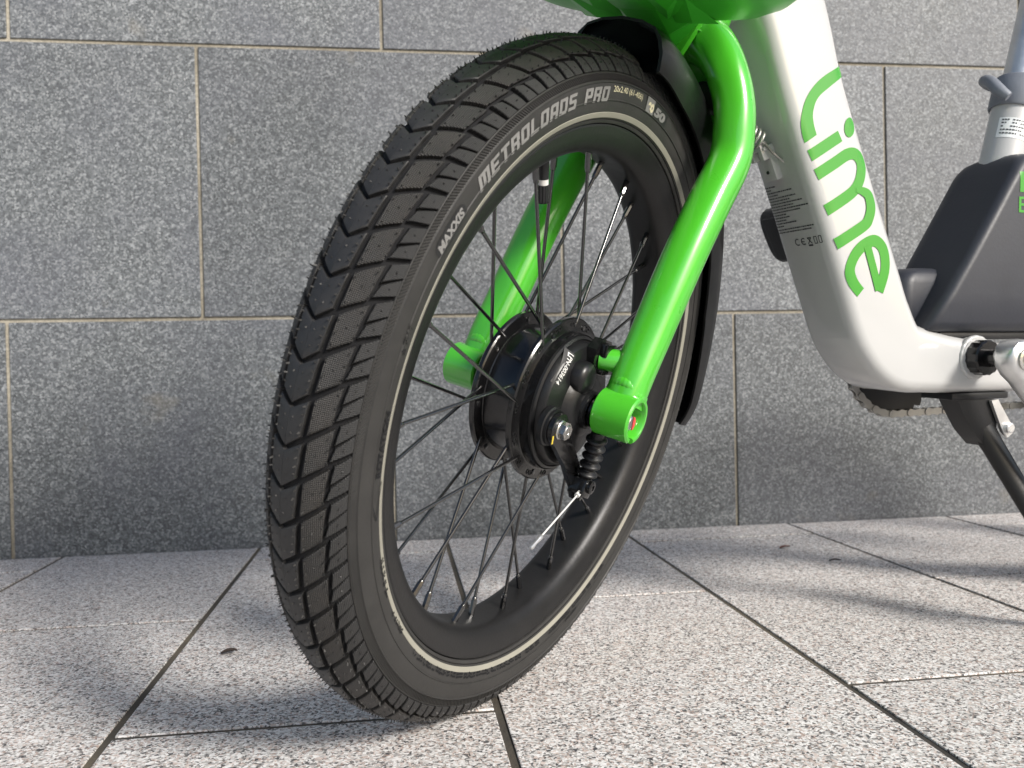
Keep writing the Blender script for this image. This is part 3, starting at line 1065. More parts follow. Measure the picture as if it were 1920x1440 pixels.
# dropouts: hooded, C-shaped ends
for sg in (1, -1):
    mb = MB()
    ro, ri = 0.0178, 0.0136
    ang0 = radians(-98 + 13); span = radians(360 - 26); n = 56
    outer = [(ro * cos(ang0 + span * k / n), ro * sin(ang0 + span * k / n)) for k in range(n + 1)]
    inner = [(ri * cos(ang0 + span * k / n), ri * sin(ang0 + span * k / n)) for k in range(n + 1)]
    z0, zm, z1 = 0.0535, 0.0610, 0.0840
    base = len(mb.v)
    ch = 0.0012
    ringset = []
    for k in range(n + 1):
        ox, oy = outer[k]; ix, iy = inner[k]
        kx, ky = ox / ro, oy / ro
        ringset.append([Vector((ix * 0.55, iy * 0.55, zm)), Vector((ix, iy, zm)), Vector((ix, iy, z1 - ch)), Vector((kx * (ri + ch * .6), ky * (ri + ch * .6), z1)), Vector((kx * (ro - ch), ky * (ro - ch), z1)), Vector((ox, oy, z1 - ch)), Vector((ox, oy, z0 + ch)), Vector((kx * (ro - ch), ky * (ro - ch), z0)), Vector((ix * 0.55, iy * 0.55, z0))])
    for rg in ringset:
        for p in rg:
            p.x += 0.0010; p.y += 0.0026
            if sg < 0: p.z = -p.z
    mb.loft(ringset)
    obj("dropout", mb, M['green'], fork, MW, smooth=35)
    # weld bead where the leg meets the dropout
    mb = MB()
    ld_ = (Vector(fork_pts[1]) - Vector(fork_pts[0])).normalized()
    c = Vector(fork_pts[0]) + ld_ * 0.0145
    if sg < 0:
        c.z = -c.z; ld_.z = -ld_.z
    xa = ld_.cross(Vector((0, 0, 1))).normalized(); ya = ld_.cross(xa)
    rings = []
    for k in range(96):
        a = 2 * pi * k / 96
        rad = xa * cos(a) + ya * sin(a)
        rm = 0.0026 * (1 + 0.16 * abs(sin(a * 15)))
        off = -0.0075 * abs(sin(a)) ** 2
        rings.append([c + ld_ * off + rad * (0.0146 + rm * cos(b) * 0.55) + ld_ * (rm * 1.3 * sin(b)) for b in (2 * pi * q / 8 for q in range(8))])
    mb.loft(rings, loop=True)
    obj("weld_bead", mb, M['green'], fork, MW, smooth=80)
# stub that takes the brake reaction
mb = MB()
mb.tube([(0.0090, 0.0385, 0.0400), (0.0105, 0.0390, 0.0455), (0.0150, 0.0395, 0.0540), (0.0250, 0.0360, 0.0660)], [0.0088, 0.0086, 0.0098, 0.0128], 24)
obj("brake_stub", mb, M['green'], fork, MW, smooth=60)

# ------------------------------------------------------------------ front fender
FEND = []
sec = [(-0.0385, None), (-0.0395, 0.2480), (-0.0388, 0.2600), (-0.0355, 0.2700), (-0.0290, 0.2770), (-0.0170, 0.2812), (0, 0.2830), (0.0170, 0.2812), (0.0290, 0.2770), (0.0360, 0.2700), (0.0398, 0.2600), (0.0408, 0.2480), (0.0400, None)]


def skirt(phi):
    if phi > 80: return 0.2400 + max(0, phi - 80) * 0.0006
    if phi > 20: return 0.2300 + (phi - 20) / 60 * 0.0100
    return 0.2310 + (20 - phi) / 27 * 0.012


mb = MB()
rings = []
phis = [91.4 - 98.6 * k / 64 for k in range(65)]
for ph in phis:
    out, inn = [], []
    taper = 1.0
    if ph > 86: taper = 1 - ((ph - 86) / 5.4) ** 2 * 0.05
    if ph < 0: taper = 1 - ((-ph) / 7.2) ** 2 * 0.16
    for z, r in sec:
        rr = skirt(ph) if r is None else r
        out.append(cyl(rr, ph, z * taper))
    for z, r in reversed(sec):
        rr = skirt(ph) + 0.0002 if r is None else r - 0.0022
        zz = z * taper
        inn.append(cyl(rr, ph, zz - (0.0022 if z > 0.03 else (-0.0022 if z < -0.03 else 0))))
    rings.append(out + inn)
mb.loft(rings)
fender = obj("front_fender", mb, M['fender'], bike, MW, smooth=42)
mb = MB()
mb.box((0.118, 0.2500, 0.0140), (0.142, 0.2740, 0.0400), 0.005)
obj("fender_bracket", mb, M['matte'], fender, MW, smooth=40)

# ------------------------------------------------------------------ basket on the steering column (wheel frame coordinates)
def bring(v, inset, a_back, a_front, half, rc):
    """One horizontal ring of the basket at height v."""
    pts = []
    x0, x1, z0, z1 = a_front + inset, a_back - inset, -half + inset, half - inset
    for cxx, czz, st in ((x1 - rc, z1 - rc, 0), (x0 + rc, z1 - rc, 90), (x0 + rc, z0 + rc, 180), (x1 - rc, z0 + rc, 270)):
        for k in range(9):
            a = radians(st + 90 * k / 8)
            pts.append(Vector((cxx + rc * cos(a), v, czz + rc * sin(a))))
    return pts


mb = MB()
rings = []
BK, FR, HB = 0.072, -0.235, 0.121
BD = -0.0065
for v, ins, rc in ((0.3005, 0.060, 0.03), (0.3010, 0.048, 0.035), (0.3035, 0.034, 0.042), (0.3085, 0.021, 0.047), (0.3160, 0.011, 0.050), (0.3260, 0.004, 0.052), (0.345, -0.001, 0.054), (0.47, -0.022, 0.058), (0.478, -0.030, 0.06), (0.484, -0.030, 0.06), (0.484, -0.022, 0.058), (0.345, 0.004, 0.05), (0.318, 0.020, 0.045), (0.3060, 0.052, 0.034)):
    rings.append(bring(v + BD, ins, BK, FR, HB, rc))
mb.loft(rings)
kme = mb.mesh("basket", M['green_pl'], 40)
basket = link("basket", kme, bike, MW)
bvh3 = BVHTree.FromPolygons([v.co.copy() for v in kme.vertices], [tuple(p.vertices) for p in kme.polygons])
# rear-corner drain holes in the base: flat ovals with hole shade in the colour
for sg in (1, -1):
    for (z, v, rz, ry) in ((0.0665, 0.3005, 0.0050, 0.0026), (0.0770, 0.3035, 0.0028, 0.0018), (0.0735, 0.2985, 0.0052, 0.0020), (0.0500, 0.2975, 0.0120, 0.0024), (0.0560, 0.3040, 0.0150, 0.0050)):
        mb = MB()
        ctr, nor, _, _ = bvh3.find_nearest(Vector((0.10, v - 0.02, z * sg)) + Vector((-0.03 * (v - 0.2975) / 0.007 * 0, 0, 0)))
        t1 = Vector((0, 0, 1)) - nor * nor.z; t1.normalize(); t2 = nor.cross(t1)
        for k in range(20):
            a = 2 * pi * k / 20
            loc, n2, _, _ = bvh3.find_nearest(ctr + t1 * (rz * 1.15 * cos(a)) + t2 * (ry * 1.9 * sin(a)))
            mb.v.append(loc + n2 * 0.0004)
        mb.f.append(tuple(range(20)))
        obj("drain_hole", mb, M['hole'], basket, MW, smooth=0)
# faceted keel bracket under the base
mb = MB()
mb = MB()
for tri, ap in ((((0.040, 0.016), (0.036, 0.056), (-0.020, 0.050)), (0.026, 0.040)), (((0.040, 0.014), (-0.030, 0.052), (-0.060, 0.020)), (0.000, 0.030)), (((0.040, -0.016), (-0.020, -0.050), (0.036, -0.056)), (0.026, -0.040)),
                (((0.040, -0.014), (-0.060, -0.020), (-0.030, -0.052)), (0.000, -0.030)), (((-0.030, 0.056), (-0.110, 0.060), (-0.070, 0.022)), (-0.070, 0.046)), (((-0.030, -0.056), (-0.070, -0.022), (-0.110, -0.060)), (-0.070, -0.046))):
    b = len(mb.v)
    mb.v += [Vector((x, 0.2943, z)) for x, z in tri] + [Vector((ap[0], 0.2905, ap[1]))]
    mb.f += [(b, b + 1, b + 3), (b + 1, b + 2, b + 3), (b + 2, b, b + 3)]
obj("base_facets", mb, M['green_pl'], basket, MW, smooth=0)
mb = MB()
kv = [(-0.120, 0.3000, 0.040), (-0.120, 0.3000, -0.040), (-0.060, 0.2915, 0.014), (-0.060, 0.2915, -0.014), (0.000, 0.2960, 0.016), (0.000, 0.2960, -0.016), (0.050, 0.2885, 0.012), (0.050, 0.2885, -0.012), (0.078, 0.2870, 0.006), (0.078, 0.2870, -0.006),
      (-0.060, 0.3030, 0.055), (-0.060, 0.3030, -0.055), (-0.010, 0.3030, 0.040), (-0.010, 0.3030, -0.040), (0.030, 0.3040, 0.052), (0.030, 0.3040, -0.052), (0.072, 0.3100, 0.028), (0.072, 0.3100, -0.028), (0.086, 0.3130, 0.008), (0.086, 0.3130, -0.008)]
kf = [(0, 2, 10), (2, 4, 12), (10, 2, 12), (4, 6, 14), (12, 4, 14), (6, 8, 16), (14, 6, 16), (8, 18, 16), (0, 1, 3, 2), (2, 3, 5, 4), (4, 5, 7, 6), (6, 7, 9, 8), (8, 9, 19, 18),
      (1, 11, 3), (3, 13, 5), (11, 13, 3), (5, 15, 7), (13, 15, 5), (7, 17, 9), (15, 17, 7), (9, 17, 19)]
mb.add(kv, kf)
obj("keel_bracket", mb, M['green_pl'], basket, MW, smooth=0)
mb = MB()
for (p, q, w, th) in (((0.104, 0.318, 0.006), (0.085, 0.268, -0.004), 0.0075, 0.003), ((0.098, 0.312, -0.010), (0.082, 0.276, -0.014), 0.003, 0.003)):
    p = Vector(p); q = Vector(q); d = (p - q).normalized(); zz = Vector((0, 0, 1)); nn = d.cross(zz).normalized()
    rings = [[c + zz * w + nn * th, c - zz * w + nn * th, c - zz * w - nn * th, c + zz * w - nn * th] for c in (q, p)]
    mb.loft(rings)
obj("bracket_plate", mb, M['green'], basket, MW, smooth=0)

# ------------------------------------------------------------------ frame (bicycle frame coordinates)
def rrect(c, n, h, s, rad, seg=6):
    """Rounded rectangle: half depth h along n (in plane), half width s along z."""
    pts = []
    for sx, sz, st in ((1, 1, 0), (-1, 1, 90), (-1, -1, 180), (1, -1, 270)):
        for k in range(seg + 1):
            a = radians(st + 90 * k / seg)
            pts.append(Vector((c[0], c[1], 0)) + Vector((n[0], n[1], 0)) * (sx * (h - rad) + rad * cos(a)) + Vector((0, 0, 1)) * (sz * (s - rad) + rad * sin(a)))
    return pts


cl = [(0.150, 0.424), (0.1740, 0.3715), (0.198, 0.319), (0.2210, 0.2540), (0.2585, 0.1664), (0.2888, 0.0965), (0.3080, 0.0540), (0.3320, 0.0275), (0.3700, 0.0195), (0.4200, 0.0150), (0.4700, 0.0125), (0.5400, 0.0110), (0.6000, 0.0105)]
hd = [0.0400, 0.0385, 0.0370, 0.0355, 0.0357, 0.0370, 0.0375, 0.0345, 0.0300, 0.0265, 0.0247, 0.0240, 0.0240]
hw_ = [0.034, 0.034, 0.034, 0.034, 0.034, 0.034, 0.034, 0.034, 0.034, 0.034, 0.034, 0.032, 0.030]
pts = chain_pts([(x, y, 0) for x, y in cl], 6)
HD = lerp_list(hd, 6); HS = lerp_list(hw_, 6)
rings = []
for i, p in enumerate(pts):
    t = (pts[min(i + 1, len(pts) - 1)] - pts[max(i - 1, 0)]).normalized()
    n = (-t.y, t.x) if -t.y > 0 else (t.y, -t.x)
    n = (-t.y, t.x)
    rings.append(rrect((p.x, p.y), n, HD[i], HS[i], 0.0125))
mb = MB(); mb.loft(rings)
fmesh = mb.mesh("frame", M['white'], 50)
frm = link("frame", fmesh, bike, MF)
bvh = BVHTree.FromPolygons([v.co.copy() for v in fmesh.vertices], [tuple(p.vertices) for p in fmesh.polygons])


def near_snap(a, b, lift=0.0005):
    loc, nor, idx, dist = bvh.ray_cast(Vector((a, b, 0.3)), Vector((0, 0, -1)))
    if loc is None:
        loc, nor, idx, dist = bvh.find_nearest(Vector((a, b, 0.02)))
    return loc + nor * lift * (1 if nor.z >= -0.2 else -1)


FT = Vector((0.4146, -0.91, 0)); FN = Vector((0.91, 0.4146, 0))


def front_snap(t, s, lift=0.0004):
    """t = metres down the tube from (0.1923, 0.2397), s = across."""
    o = Vector((0.1923, 0.2397, 0)) + FT * t - FN * 0.2 + Vector((0, 0, s))
    loc, nor, idx, dist = bvh.ray_cast(o, FN)
    if loc is None:
        loc, nor, idx, dist = bvh.find_nearest(Vector((0.1923, 0.2397, s)) + FT * t)
    return loc + nor * lift * (1 if nor.dot(FN) < 0 else -1)


# logo on the side of the down tube: one mesh per letter
def strip(mb, A, B, nw=5, lift=0.0005):
    b = len(mb.v); n = len(A)
    for p, q in zip(A, B):
        for j in range(nw + 1):
            t = j / nw
            mb.v.append(near_snap(p[0] * (1 - t) + q[0] * t, p[1] * (1 - t) + q[1] * t, lift))
    for i in range(n - 1):
        for j in range(nw):
            k = b + i * (nw + 1) + j
            mb.f.append((k, k + 1, k + nw + 2, k + nw + 1))


def stroke(mb, pts, w, sub=6, nw=5, lift=0.0005):
    c = chain_pts([(x, y, 0) for x, y in pts], sub)
    ww = lerp_list(w, sub) if isinstance(w, list) else [w] * len(c)
    A, B = [], []
    for i, p in enumerate(c):
        t = (c[min(i + 1, len(c) - 1)] - c[max(i - 1, 0)]).normalized(); n = Vector((-t.y, t.x, 0))
        A.append(p + n * ww[i] / 2); B.append(p - n * ww[i] / 2)
    strip(mb, [(p.x, p.y) for p in A], [(p.x, p.y) for p in B], nw, lift)


mb = MB()
Lo = chain_pts([(x, y, 0) for x, y in ((0.2464, 0.2819), (0.2225, 0.267), (0.2084, 0.2509), (0.2028, 0.2341), (0.2042, 0.2212), (0.2081, 0.2114))], 6)
Li = chain_pts([(x, y, 0) for x, y in ((0.2503, 0.2741), (0.2332, 0.2616), (0.2199, 0.2504), (0.2151, 0.2385), (0.2158, 0.2288), (0.2195, 0.2189))], 6)
strip(mb, [(p.x, p.y) for p in Lo], [(p.x, p.y) for p in Li])
obj("logo_letter", mb, M['logo'], frm, smooth=60)
mb = MB()
stroke(mb, [(0.2136, 0.2008), (0.2295, 0.2104), (0.2453, 0.2201)], 0.0102)
n0 = len(mb.v)
for j in range(5):
    for k in range(20):
        r = j / 4; a = 2 * pi * k / 20
        mb.v.append(near_snap(0.2557 + 0.0059 * r * cos(a) + 0.0004 * r * sin(a), 0.2284 + 0.0087 * r * sin(a)))
for j in range(4):
    for k in range(20):
        k2 = (k + 1) % 20
        mb.f.append((n0 + j * 20 + k, n0 + j * 20 + k2, n0 + (j + 1) * 20 + k2, n0 + (j + 1) * 20 + k))
obj("logo_letter", mb, M['logo'], frm, smooth=60)
mb = MB()
stroke(mb, [(0.2211, 0.1850), (0.2400, 0.1962), (0.2548, 0.2050), (0.2640, 0.2052), (0.2698, 0.1985), (0.2702, 0.1890), (0.2668, 0.1790), (0.2580, 0.1700), (0.2330, 0.1550)], 0.0104)
stroke(mb, [(0.2650, 0.1745), (0.2725, 0.1738), (0.2795, 0.1700), (0.2826, 0.1600), (0.2806, 0.1500), (0.2745, 0.1430), (0.2449, 0.1261)], [0.004, 0.0075, 0.0095, 0.0104, 0.0104, 0.0104, 0.0104], lift=0.0008)
obj("logo_letter", mb, M['logo'], frm, smooth=60)
mb = MB()
stroke(mb, [(0.2740, 0.0836), (0.2662, 0.0915), (0.2615, 0.1010), (0.2622, 0.1090), (0.2678, 0.1188), (0.2768, 0.1265), (0.2885, 0.1305), (0.2978, 0.1245), (0.3016, 0.1130), (0.3010, 0.1010), (0.2955, 0.0850)], 0.0106)
stroke(mb, [(0.2800, 0.1255), (0.2880, 0.1050), (0.2950, 0.0862)], 0.0082, lift=0.0008)
obj("logo_letter", mb, M['logo'], frm, smooth=60)

# small print on the front face (too small to read) and the marks under it
mb = MB()
rng = random.Random(5)
ends = [(-0.006, 0), (-0.013, 0), (0.014, 0), (-0.005, 0), (0.018, 0), (0.009, 0), (0.023, 0), (0.011, 0), (0.0300, 0), (0.018, 0), (-0.003, 0), (0.001, 0), (-0.004, 0), (0.006, 0), (-0.010, 0), (0.0290, 0), (0.0255, 0)]
for i, (e, _) in enumerate(ends):
    t = 0.062 + i * 0.0027 - (0.0 if i < 15 else -0.0006)
    s = -0.0270
    while s < e - 0.006:
        w = rng.uniform(0.0010, 0.0034)
        b = len(mb.v); h = 0.0011
        for q in range(4):
            ss = s + w * q / 3
            sl = (ss + 0.027) * 0.02
            mb.v += [front_snap(t - sl, ss), front_snap(t + h - sl, ss)]
        for q in range(3):
            mb.f.append((b + 2 * q, b + 2 * q + 1, b + 2 * q + 3, b + 2 * q + 2))
        s += w + rng.uniform(0.0004, 0.0008)
tag(obj("small_print", mb, M['ink_dark'], frm, smooth=0), kind='stuff')


def arc_band(mb, cs, ct, r, w, a0, a1, n=14):
    b = len(mb.v)
    for k in range(n + 1):
        a = radians(a0 + (a1 - a0) * k / n)
        for q in (r - w, r):
            mb.v.append(front_snap(ct + q * sin(a), cs + q * cos(a)))
    for k in range(n):
        mb.f.append((b + 2 * k, b + 2 * k + 1, b + 2 * k + 3, b + 2 * k + 2))


def bar(mb, s0, t0, s1, t1, w):
    d = Vector((s1 - s0, t1 - t0)); d.normalize(); nx, ny = -d.y * w / 2, d.x * w / 2
    b = len(mb.v)
    mb.v += [front_snap(t0 + ny, s0 + nx), front_snap(t1 + ny, s1 + nx), front_snap(t1 - ny, s1 - nx), front_snap(t0 - ny, s0 - nx)]
    mb.f.append((b, b + 1, b + 2, b + 3))


TM = 0.1170
mb = MB()
arc_band(mb, -0.0040, TM, 0.0034, 0.0010, 50, 310)
arc_band(mb, 0.0040, TM, 0.0034, 0.0010, 50, 310)
bar(mb, 0.0012, TM, 0.0052, TM, 0.0009)
obj("approval_mark", mb, M['ink_dark'], frm, smooth=0)
mb = MB()
bar(mb, 0.0095, TM - 0.0032, 0.0145, TM + 0.0026, 0.0009); bar(mb, 0.0145, TM - 0.0032, 0.0095, TM + 0.0026, 0.0009)
bar(mb, 0.0092, TM + 0.0042, 0.0150, TM + 0.0042, 0.0016); bar(mb, 0.0098, TM - 0.0028, 0.0142, TM - 0.0028, 0.0009)
obj("bin_mark", mb, M['ink_dark'], frm, smooth=0)
mb = MB()
for a, b, c, d in ((0.0180, -0.0034, 0.0260, -0.0034), (0.0180, 0.0030, 0.0260, 0.0030), (0.0180, -0.0034, 0.0180, 0.0030), (0.0260, -0.0034, 0.0260, 0.0030), (0.0212, -0.0034, 0.0212, 0.0030), (0.0236, -0.0034, 0.0236, 0.0030)):
    bar(mb, a, TM + b, c, TM + d, 0.0007)
obj("manual_mark", mb, M['ink_dark'], frm, smooth=0)

# head tube, bottom bracket, stays
ED = Vector((0.3763169, 0.926491, 0))
mb = MB()
rings = []
mb.tube([ED * t for t in (0.352, 0.356, 0.505, 0.51)], [0.0255, 0.0275, 0.0275, 0.0255], 32)
obj("head_tube", mb, M['white'], frm)
BB = Vector((0.4200, 0.0235, 0))
mb = MB(); mb.tube([BB + Vector((0, 0, z)) for z in (-0.043, -0.034, -0.031, 0.028, 0.032, 0.037)], [0.0190, 0.0190, 0.0200, 0.0200, 0.0190, 0.0190], 32)
obj("bottom_bracket", mb, M['white'], frm)
mb = MB()
rings = []
for k in range(72):
    a = 2 * pi * k / 72
    rm = 0.0026 * (1 + 0.22 * abs(sin(a * 9)))
    rings.append([BB + Vector((cos(a), sin(a), 0)) * (0.0195 + rm * cos(b) * 0.7) + Vector((0, 0, 0.0335 + rm * sin(b))) for b in (2 * pi * q / 8 for q in range(8))])
mb.loft(rings, loop=True)
obj("weld_bead", mb, M['white'], frm, smooth=80)
mb = MB()
hexn = 14
rings = []
for z, r in ((0.0365, 0.0172), (0.0480, 0.0172), (0.0495, 0.0160)):
    rings.append([BB + Vector(((r * (1.0 if k % 2 else 0.95)) * cos(2 * pi * k / 32), (r * (1.0 if k % 2 else 0.95)) * sin(2 * pi * k / 32), z)) for k in range(32)])
mb.loft(rings)
mb.tube([BB + Vector((0, 0, z)) for z in (0.048, 0.066)], 0.0088, 20)
obj("bearing_cup", mb, M['gloss'], frm, smooth=25)
for sg in (1, -1):
    mb = MB()
    mb.tube(chain_pts([(0.585, 0.0115, 0.018 * sg), (0.66, 0.010, 0.045 * sg), (0.80, 0.006, 0.062 * sg), (0.885, 0.004, 0.066 * sg)], 5), 0.0105, 16)
    obj("chainstay", mb, M['white'], frm)

# ------------------------------------------------------------------ battery case
mb = MB()
rings = []
tabl = [(0.0475, 0.3640, 0.640, 0.026), (0.0500, 0.3570, 0.645, 0.033), (0.0580, 0.3590, 0.650, 0.038), (0.0850, 0.3765, 0.650, 0.041), (0.1180, 0.3975, 0.640, 0.043), (0.1480, 0.4175, 0.633, 0.043), (0.1690, 0.4315, 0.626, 0.043), (0.1890, 0.4445, 0.620, 0.043), (0.2050, 0.4550, 0.612, 0.043), (0.2120, 0.4600, 0.602, 0.0415), (0.2180, 0.4650, 0.592, 0.038), (0.2225, 0.4720, 0.58, 0.031), (0.2245, 0.4800, 0.57, 0.024)]
for b, a0, a1, s in tabl:
    pts = []
    for sx, sz, stt in ((1, 1, 0), (-1, 1, 90), (-1, -1, 180), (1, -1, 270)):
        rd = min(0.010 if (sx < 0 and sz > 0) else 0.022, s - 0.002)
        for k in range(8):
            a = radians(stt + 90 * k / 7)
            cxx = (a1 - rd) if sx > 0 else (a0 + rd)
            pts.append(Vector((cxx + rd * cos(a), b, sz * (s - rd) + rd * sin(a))))
    rings.append(pts)
mb.loft(rings)
bme = mb.mesh("battery_case", M['battery'], 50)
batt = link("battery_case", bme, bike, MF)
bvh2 = BVHTree.FromPolygons([v.co.copy() for v in bme.vertices], [tuple(p.vertices) for p in bme.polygons])


def batt_snap(a, b, lift=0.0004):
    loc, nor, idx, dist = bvh2.ray_cast(Vector((a, b, 0.3)), Vector((0, 0, -1)))
    if loc is None: loc = Vector((a, b, 0.045)); nor = Vector((0, 0, 1))
    return loc + Vector((0, 0, lift))


mb = MB(); rings = []
for b, a0, s_ in ((0.050, 0.350, 0.024), (0.056, 0.345, 0.028), (0.095, 0.3455, 0.028), (0.1035, 0.3500, 0.026), (0.1085, 0.3600, 0.022), (0.1100, 0.3720, 0.016)):
    pts = []
    for sx, sz, stt in ((1, 1, 0), (-1, 1, 90), (-1, -1, 180), (1, -1, 270)):
        for k in range(6):
            a = radians(stt + 90 * k / 5); rd = 0.012
            cxx = (0.430 - rd) if sx > 0 else (a0 + rd)
            pts.append(Vector((cxx + rd * cos(a), b, -0.012 + sz * (s_ - rd) + rd * sin(a))))
    rings.append(pts)
mb.loft(rings)
obj("battery_foot", mb, M['battery'], batt, MF, smooth=50)
mb = MB(); mb.box((0.380, 0.0405, -0.028), (0.625, 0.0478, 0.028), 0.002)
obj("battery_gasket", mb, M['matte'], batt, MF)
for body, a0, b0, w, h, bold in (("L", 0.4595, 0.1830, 0.0150, 0.0195, 0.0016), ("El", 0.4590, 0.1635, 0.0150, 0.0150, 0.0003)):
    bm = text_bm(body, 0.03, 0, bold, 0.006)
    text_fit(bm, w, h)
    link("battery_lettering", bm_mesh(bm, "battery_lettering", M['logo'], lambda x, y: batt_snap(a0 + x - 0.03 * y, b0 + y)), batt)

# ------------------------------------------------------------------ seat tube, clamp, post, saddle
def seat(b):
    return Vector((0.4885 + 0.26 * (b - 0.23), b, 0))


mb = MB(); mb.tube([seat(b) for b in (0.03, 0.20, 0.300)], 0.0205, 32)
stube = obj("seat_tube", mb, M['white'], bike, MF)
mb = MB(); mb.tube([seat(b) for b in (0.298, 0.42, 0.53)], 0.0165, 32)
obj("seat_post", mb, M['silver'], stube, MF)
sdv = (seat(0.4) - seat(0.2)).normalized(); sxv = Vector((sdv.y, -sdv.x, 0))
mb = MB()
m3 = frame(seat(0.289), sxv, Vector((0, 0, 1)), sdv)
mb.lathe([(0.0208, -0.018), (0.0225, -0.018), (0.0234, -0.0165), (0.0234, 0.0125), (0.0224, 0.014), (0.0170, 0.014)], 40, m3)
mb.tube(chain_pts([m3 @ Vector(p) for p in ((-0.010, -0.0250, 0.012), (-0.026, -0.0190, 0.010), (-0.0340, -0.0040, 0.002), (-0.0345, 0.0090, -0.010), (-0.0290, 0.0170, -0.0165))], 4), lerp_list([0.005, 0.0060, 0.0062, 0.0062, 0.0045], 4), 12)
obj("seat_clamp", mb, M['grey'], stube, MF, smooth=45)
mb = MB()


def tube_pt(ang, b, lift):
    c = seat(b); d = sxv * cos(ang) + Vector((0, 0, 1)) * sin(ang)
    return c + d * (0.0205 + lift)


mb.v = [tube_pt(radians(168 - 100 * i / 14), 0.238 + 0.020 * j / 2, 0.00025) for j in range(3) for i in range(15)]
mb.f = [(j * 15 + i, j * 15 + i + 1, (j + 1) * 15 + i + 1, (j + 1) * 15 + i) for j in range(2) for i in range(14)]
obj("seat_sticker", mb, M['label_bg'], stube, MF)
mb = MB(); rng = random.Random(9)
for row, b in enumerate((0.2415, 0.2450, 0.2485, 0.2520, 0.2550)):
    ang = 160.0
    end = 78 if row in (1, 2, 4) else 92
    while ang > end:
        w = rng.uniform(3, 7)
        if rng.random() < 0.85:
            k = len(mb.v)
            mb.v += [tube_pt(radians(ang), b, 0.0005), tube_pt(radians(ang - w), b, 0.0005), tube_pt(radians(ang - w), b + 0.0014, 0.0005), tube_pt(radians(ang), b + 0.0014, 0.0005)]
            mb.f.append((k, k + 1, k + 2, k + 3))
        ang -= w + rng.uniform(1.5, 2.6)
tag(obj("sticker_print", mb, M['ink_dark'], stube, MF, smooth=0), kind='stuff')
# saddle (above the frame)
mb = MB(); rings = []
for x, hwid, hz, th in ((-0.150, 0.012, 0.540, 0.010), (-0.13, 0.020, 0.545, 0.016), (-0.06, 0.026, 0.548, 0.022), (0.0, 0.045, 0.550, 0.026), (0.06, 0.078, 0.556, 0.030), (0.10, 0.084, 0.562, 0.030), (0.125, 0.070, 0.566, 0.022), (0.135, 0.040, 0.567, 0.012)):
    c = seat(0.54)
    rings.append([Vector((c.x + x, hz + th * sin(a) * (1.0 if sin(a) < 0 else 0.7), hwid * cos(a))) for a in (2 * pi * k / 24 for k in range(24))])
mb.loft(rings)
obj("saddle", mb, M['matte'], bike, MF, smooth=60)

# handlebar and stem
mb = MB()
hs = [ED * 0.50, ED * 0.62]
mb.tube(hs, 0.0160, 24)
wst = MF.inverted() @ MW
hb_c = ED * 0.62
ax_n = (wst.to_3x3() @ Vector((0, 0, 1))).normalized(); ax_u = (wst.to_3x3() @ Vector((1, 0, 0))).normalized()
mb.tube(chain_pts([hb_c + ax_n * s + ax_u * b + Vector((0, h, 0)) for s, b, h in ((-0.31, 0.12, 0.16), (-0.22, 0.05, 0.15), (-0.08, -0.02, 0.05), (0, -0.03, 0), (0.08, -0.02, 0.05), (0.22, 0.05, 0.15), (0.31, 0.12, 0.16))], 5), 0.0125, 16)
obj("handlebar", mb, M['satin'], bike, MF, smooth=60)

# ------------------------------------------------------------------ cranks, chain
mb = MB()
cdir = Vector((0.64, -0.766, 0)).normalized(); cn = Vector((-cdir.y, cdir.x, 0))


def crank(sg, z):
    mb = MB()
    d = cdir * sg
    rings = []
    for t, hwid, th in ((-0.017, 0.006, 0.010), (-0.013, 0.0135, 0.0115), (-0.004, 0.0175, 0.012), (0.006, 0.0175, 0.012), (0.018, 0.0145, 0.0110), (0.05, 0.0115, 0.0085), (0.13, 0.0110, 0.0075), (0.160, 0.0130, 0.0075), (0.175, 0.0125, 0.0075), (0.184, 0.006, 0.006)):
        c = BB + d * t + Vector((0, 0, z))
        ring = []
        for k in range(16):
            a = 2 * pi * k / 16
            ca = abs(cos(a)) ** 0.6 * (1 if cos(a) >= 0 else -1); sa = abs(sin(a)) ** 0.6 * (1 if sin(a) >= 0 else -1)
            ring.append(c + cn * (hwid * ca) + Vector((0, 0, th * sa)))
        rings.append(ring)
    mb.loft(rings)
    return mb


crk = obj("crank", crank(1, 0.0760), M['silver'], bike, MF, smooth=45)
mb = MB(); mb.lathe([(0.0105, 0.0870), (0.0105, 0.0895), (0.0080, 0.0900), (0.0062, 0.0892), (0.0001, 0.0890)], 24, Matrix.Translation(BB))
obj("crank_bolt", mb, M['steel'], crk, MF)


def pedal_mb(c):
    mb = MB()
    rings = []
    for z, s in ((-0.046, 0.90), (-0.040, 1.0), (0.040, 1.0), (0.046, 0.90)):
        ring = []
        for k in range(20):
            a = 2 * pi * k / 20
            ca = abs(cos(a)) ** 0.7 * (1 if cos(a) >= 0 else -1); sa = abs(sin(a)) ** 0.7 * (1 if sin(a) >= 0 else -1)
            p = Vector((0.033 * ca * s, 0.0125 * sa * s, z))
            ring.append(c + Matrix.Rotation(radians(-62), 3, 'Z') @ p)
        rings.append(ring)
    mb.loft(rings)
    for q in (-1, 1):
        mb.box((-0.026, -0.004, -0.036), (0.026, 0.004, 0.036), 0.003, Matrix.Translation(c + Matrix.Rotation(radians(-62), 3, 'Z') @ Vector((0, q * 0.0115, 0))) @ Matrix.Rotation(radians(-62), 4, 'Z'))
    return mb


obj("pedal", pedal_mb(BB + cdir * 0.172 + Vector((0, 0, 0.138))), M['matte'], crk, MF, smooth=40)
crk2 = obj("crank", crank(-1, -0.084), M['silver'], bike, MF, smooth=45)
obj("pedal", pedal_mb(BB - cdir * 0.170 + Vector((0.042, 0.004, -0.142))), M['matte'], crk2, MF, smooth=40)
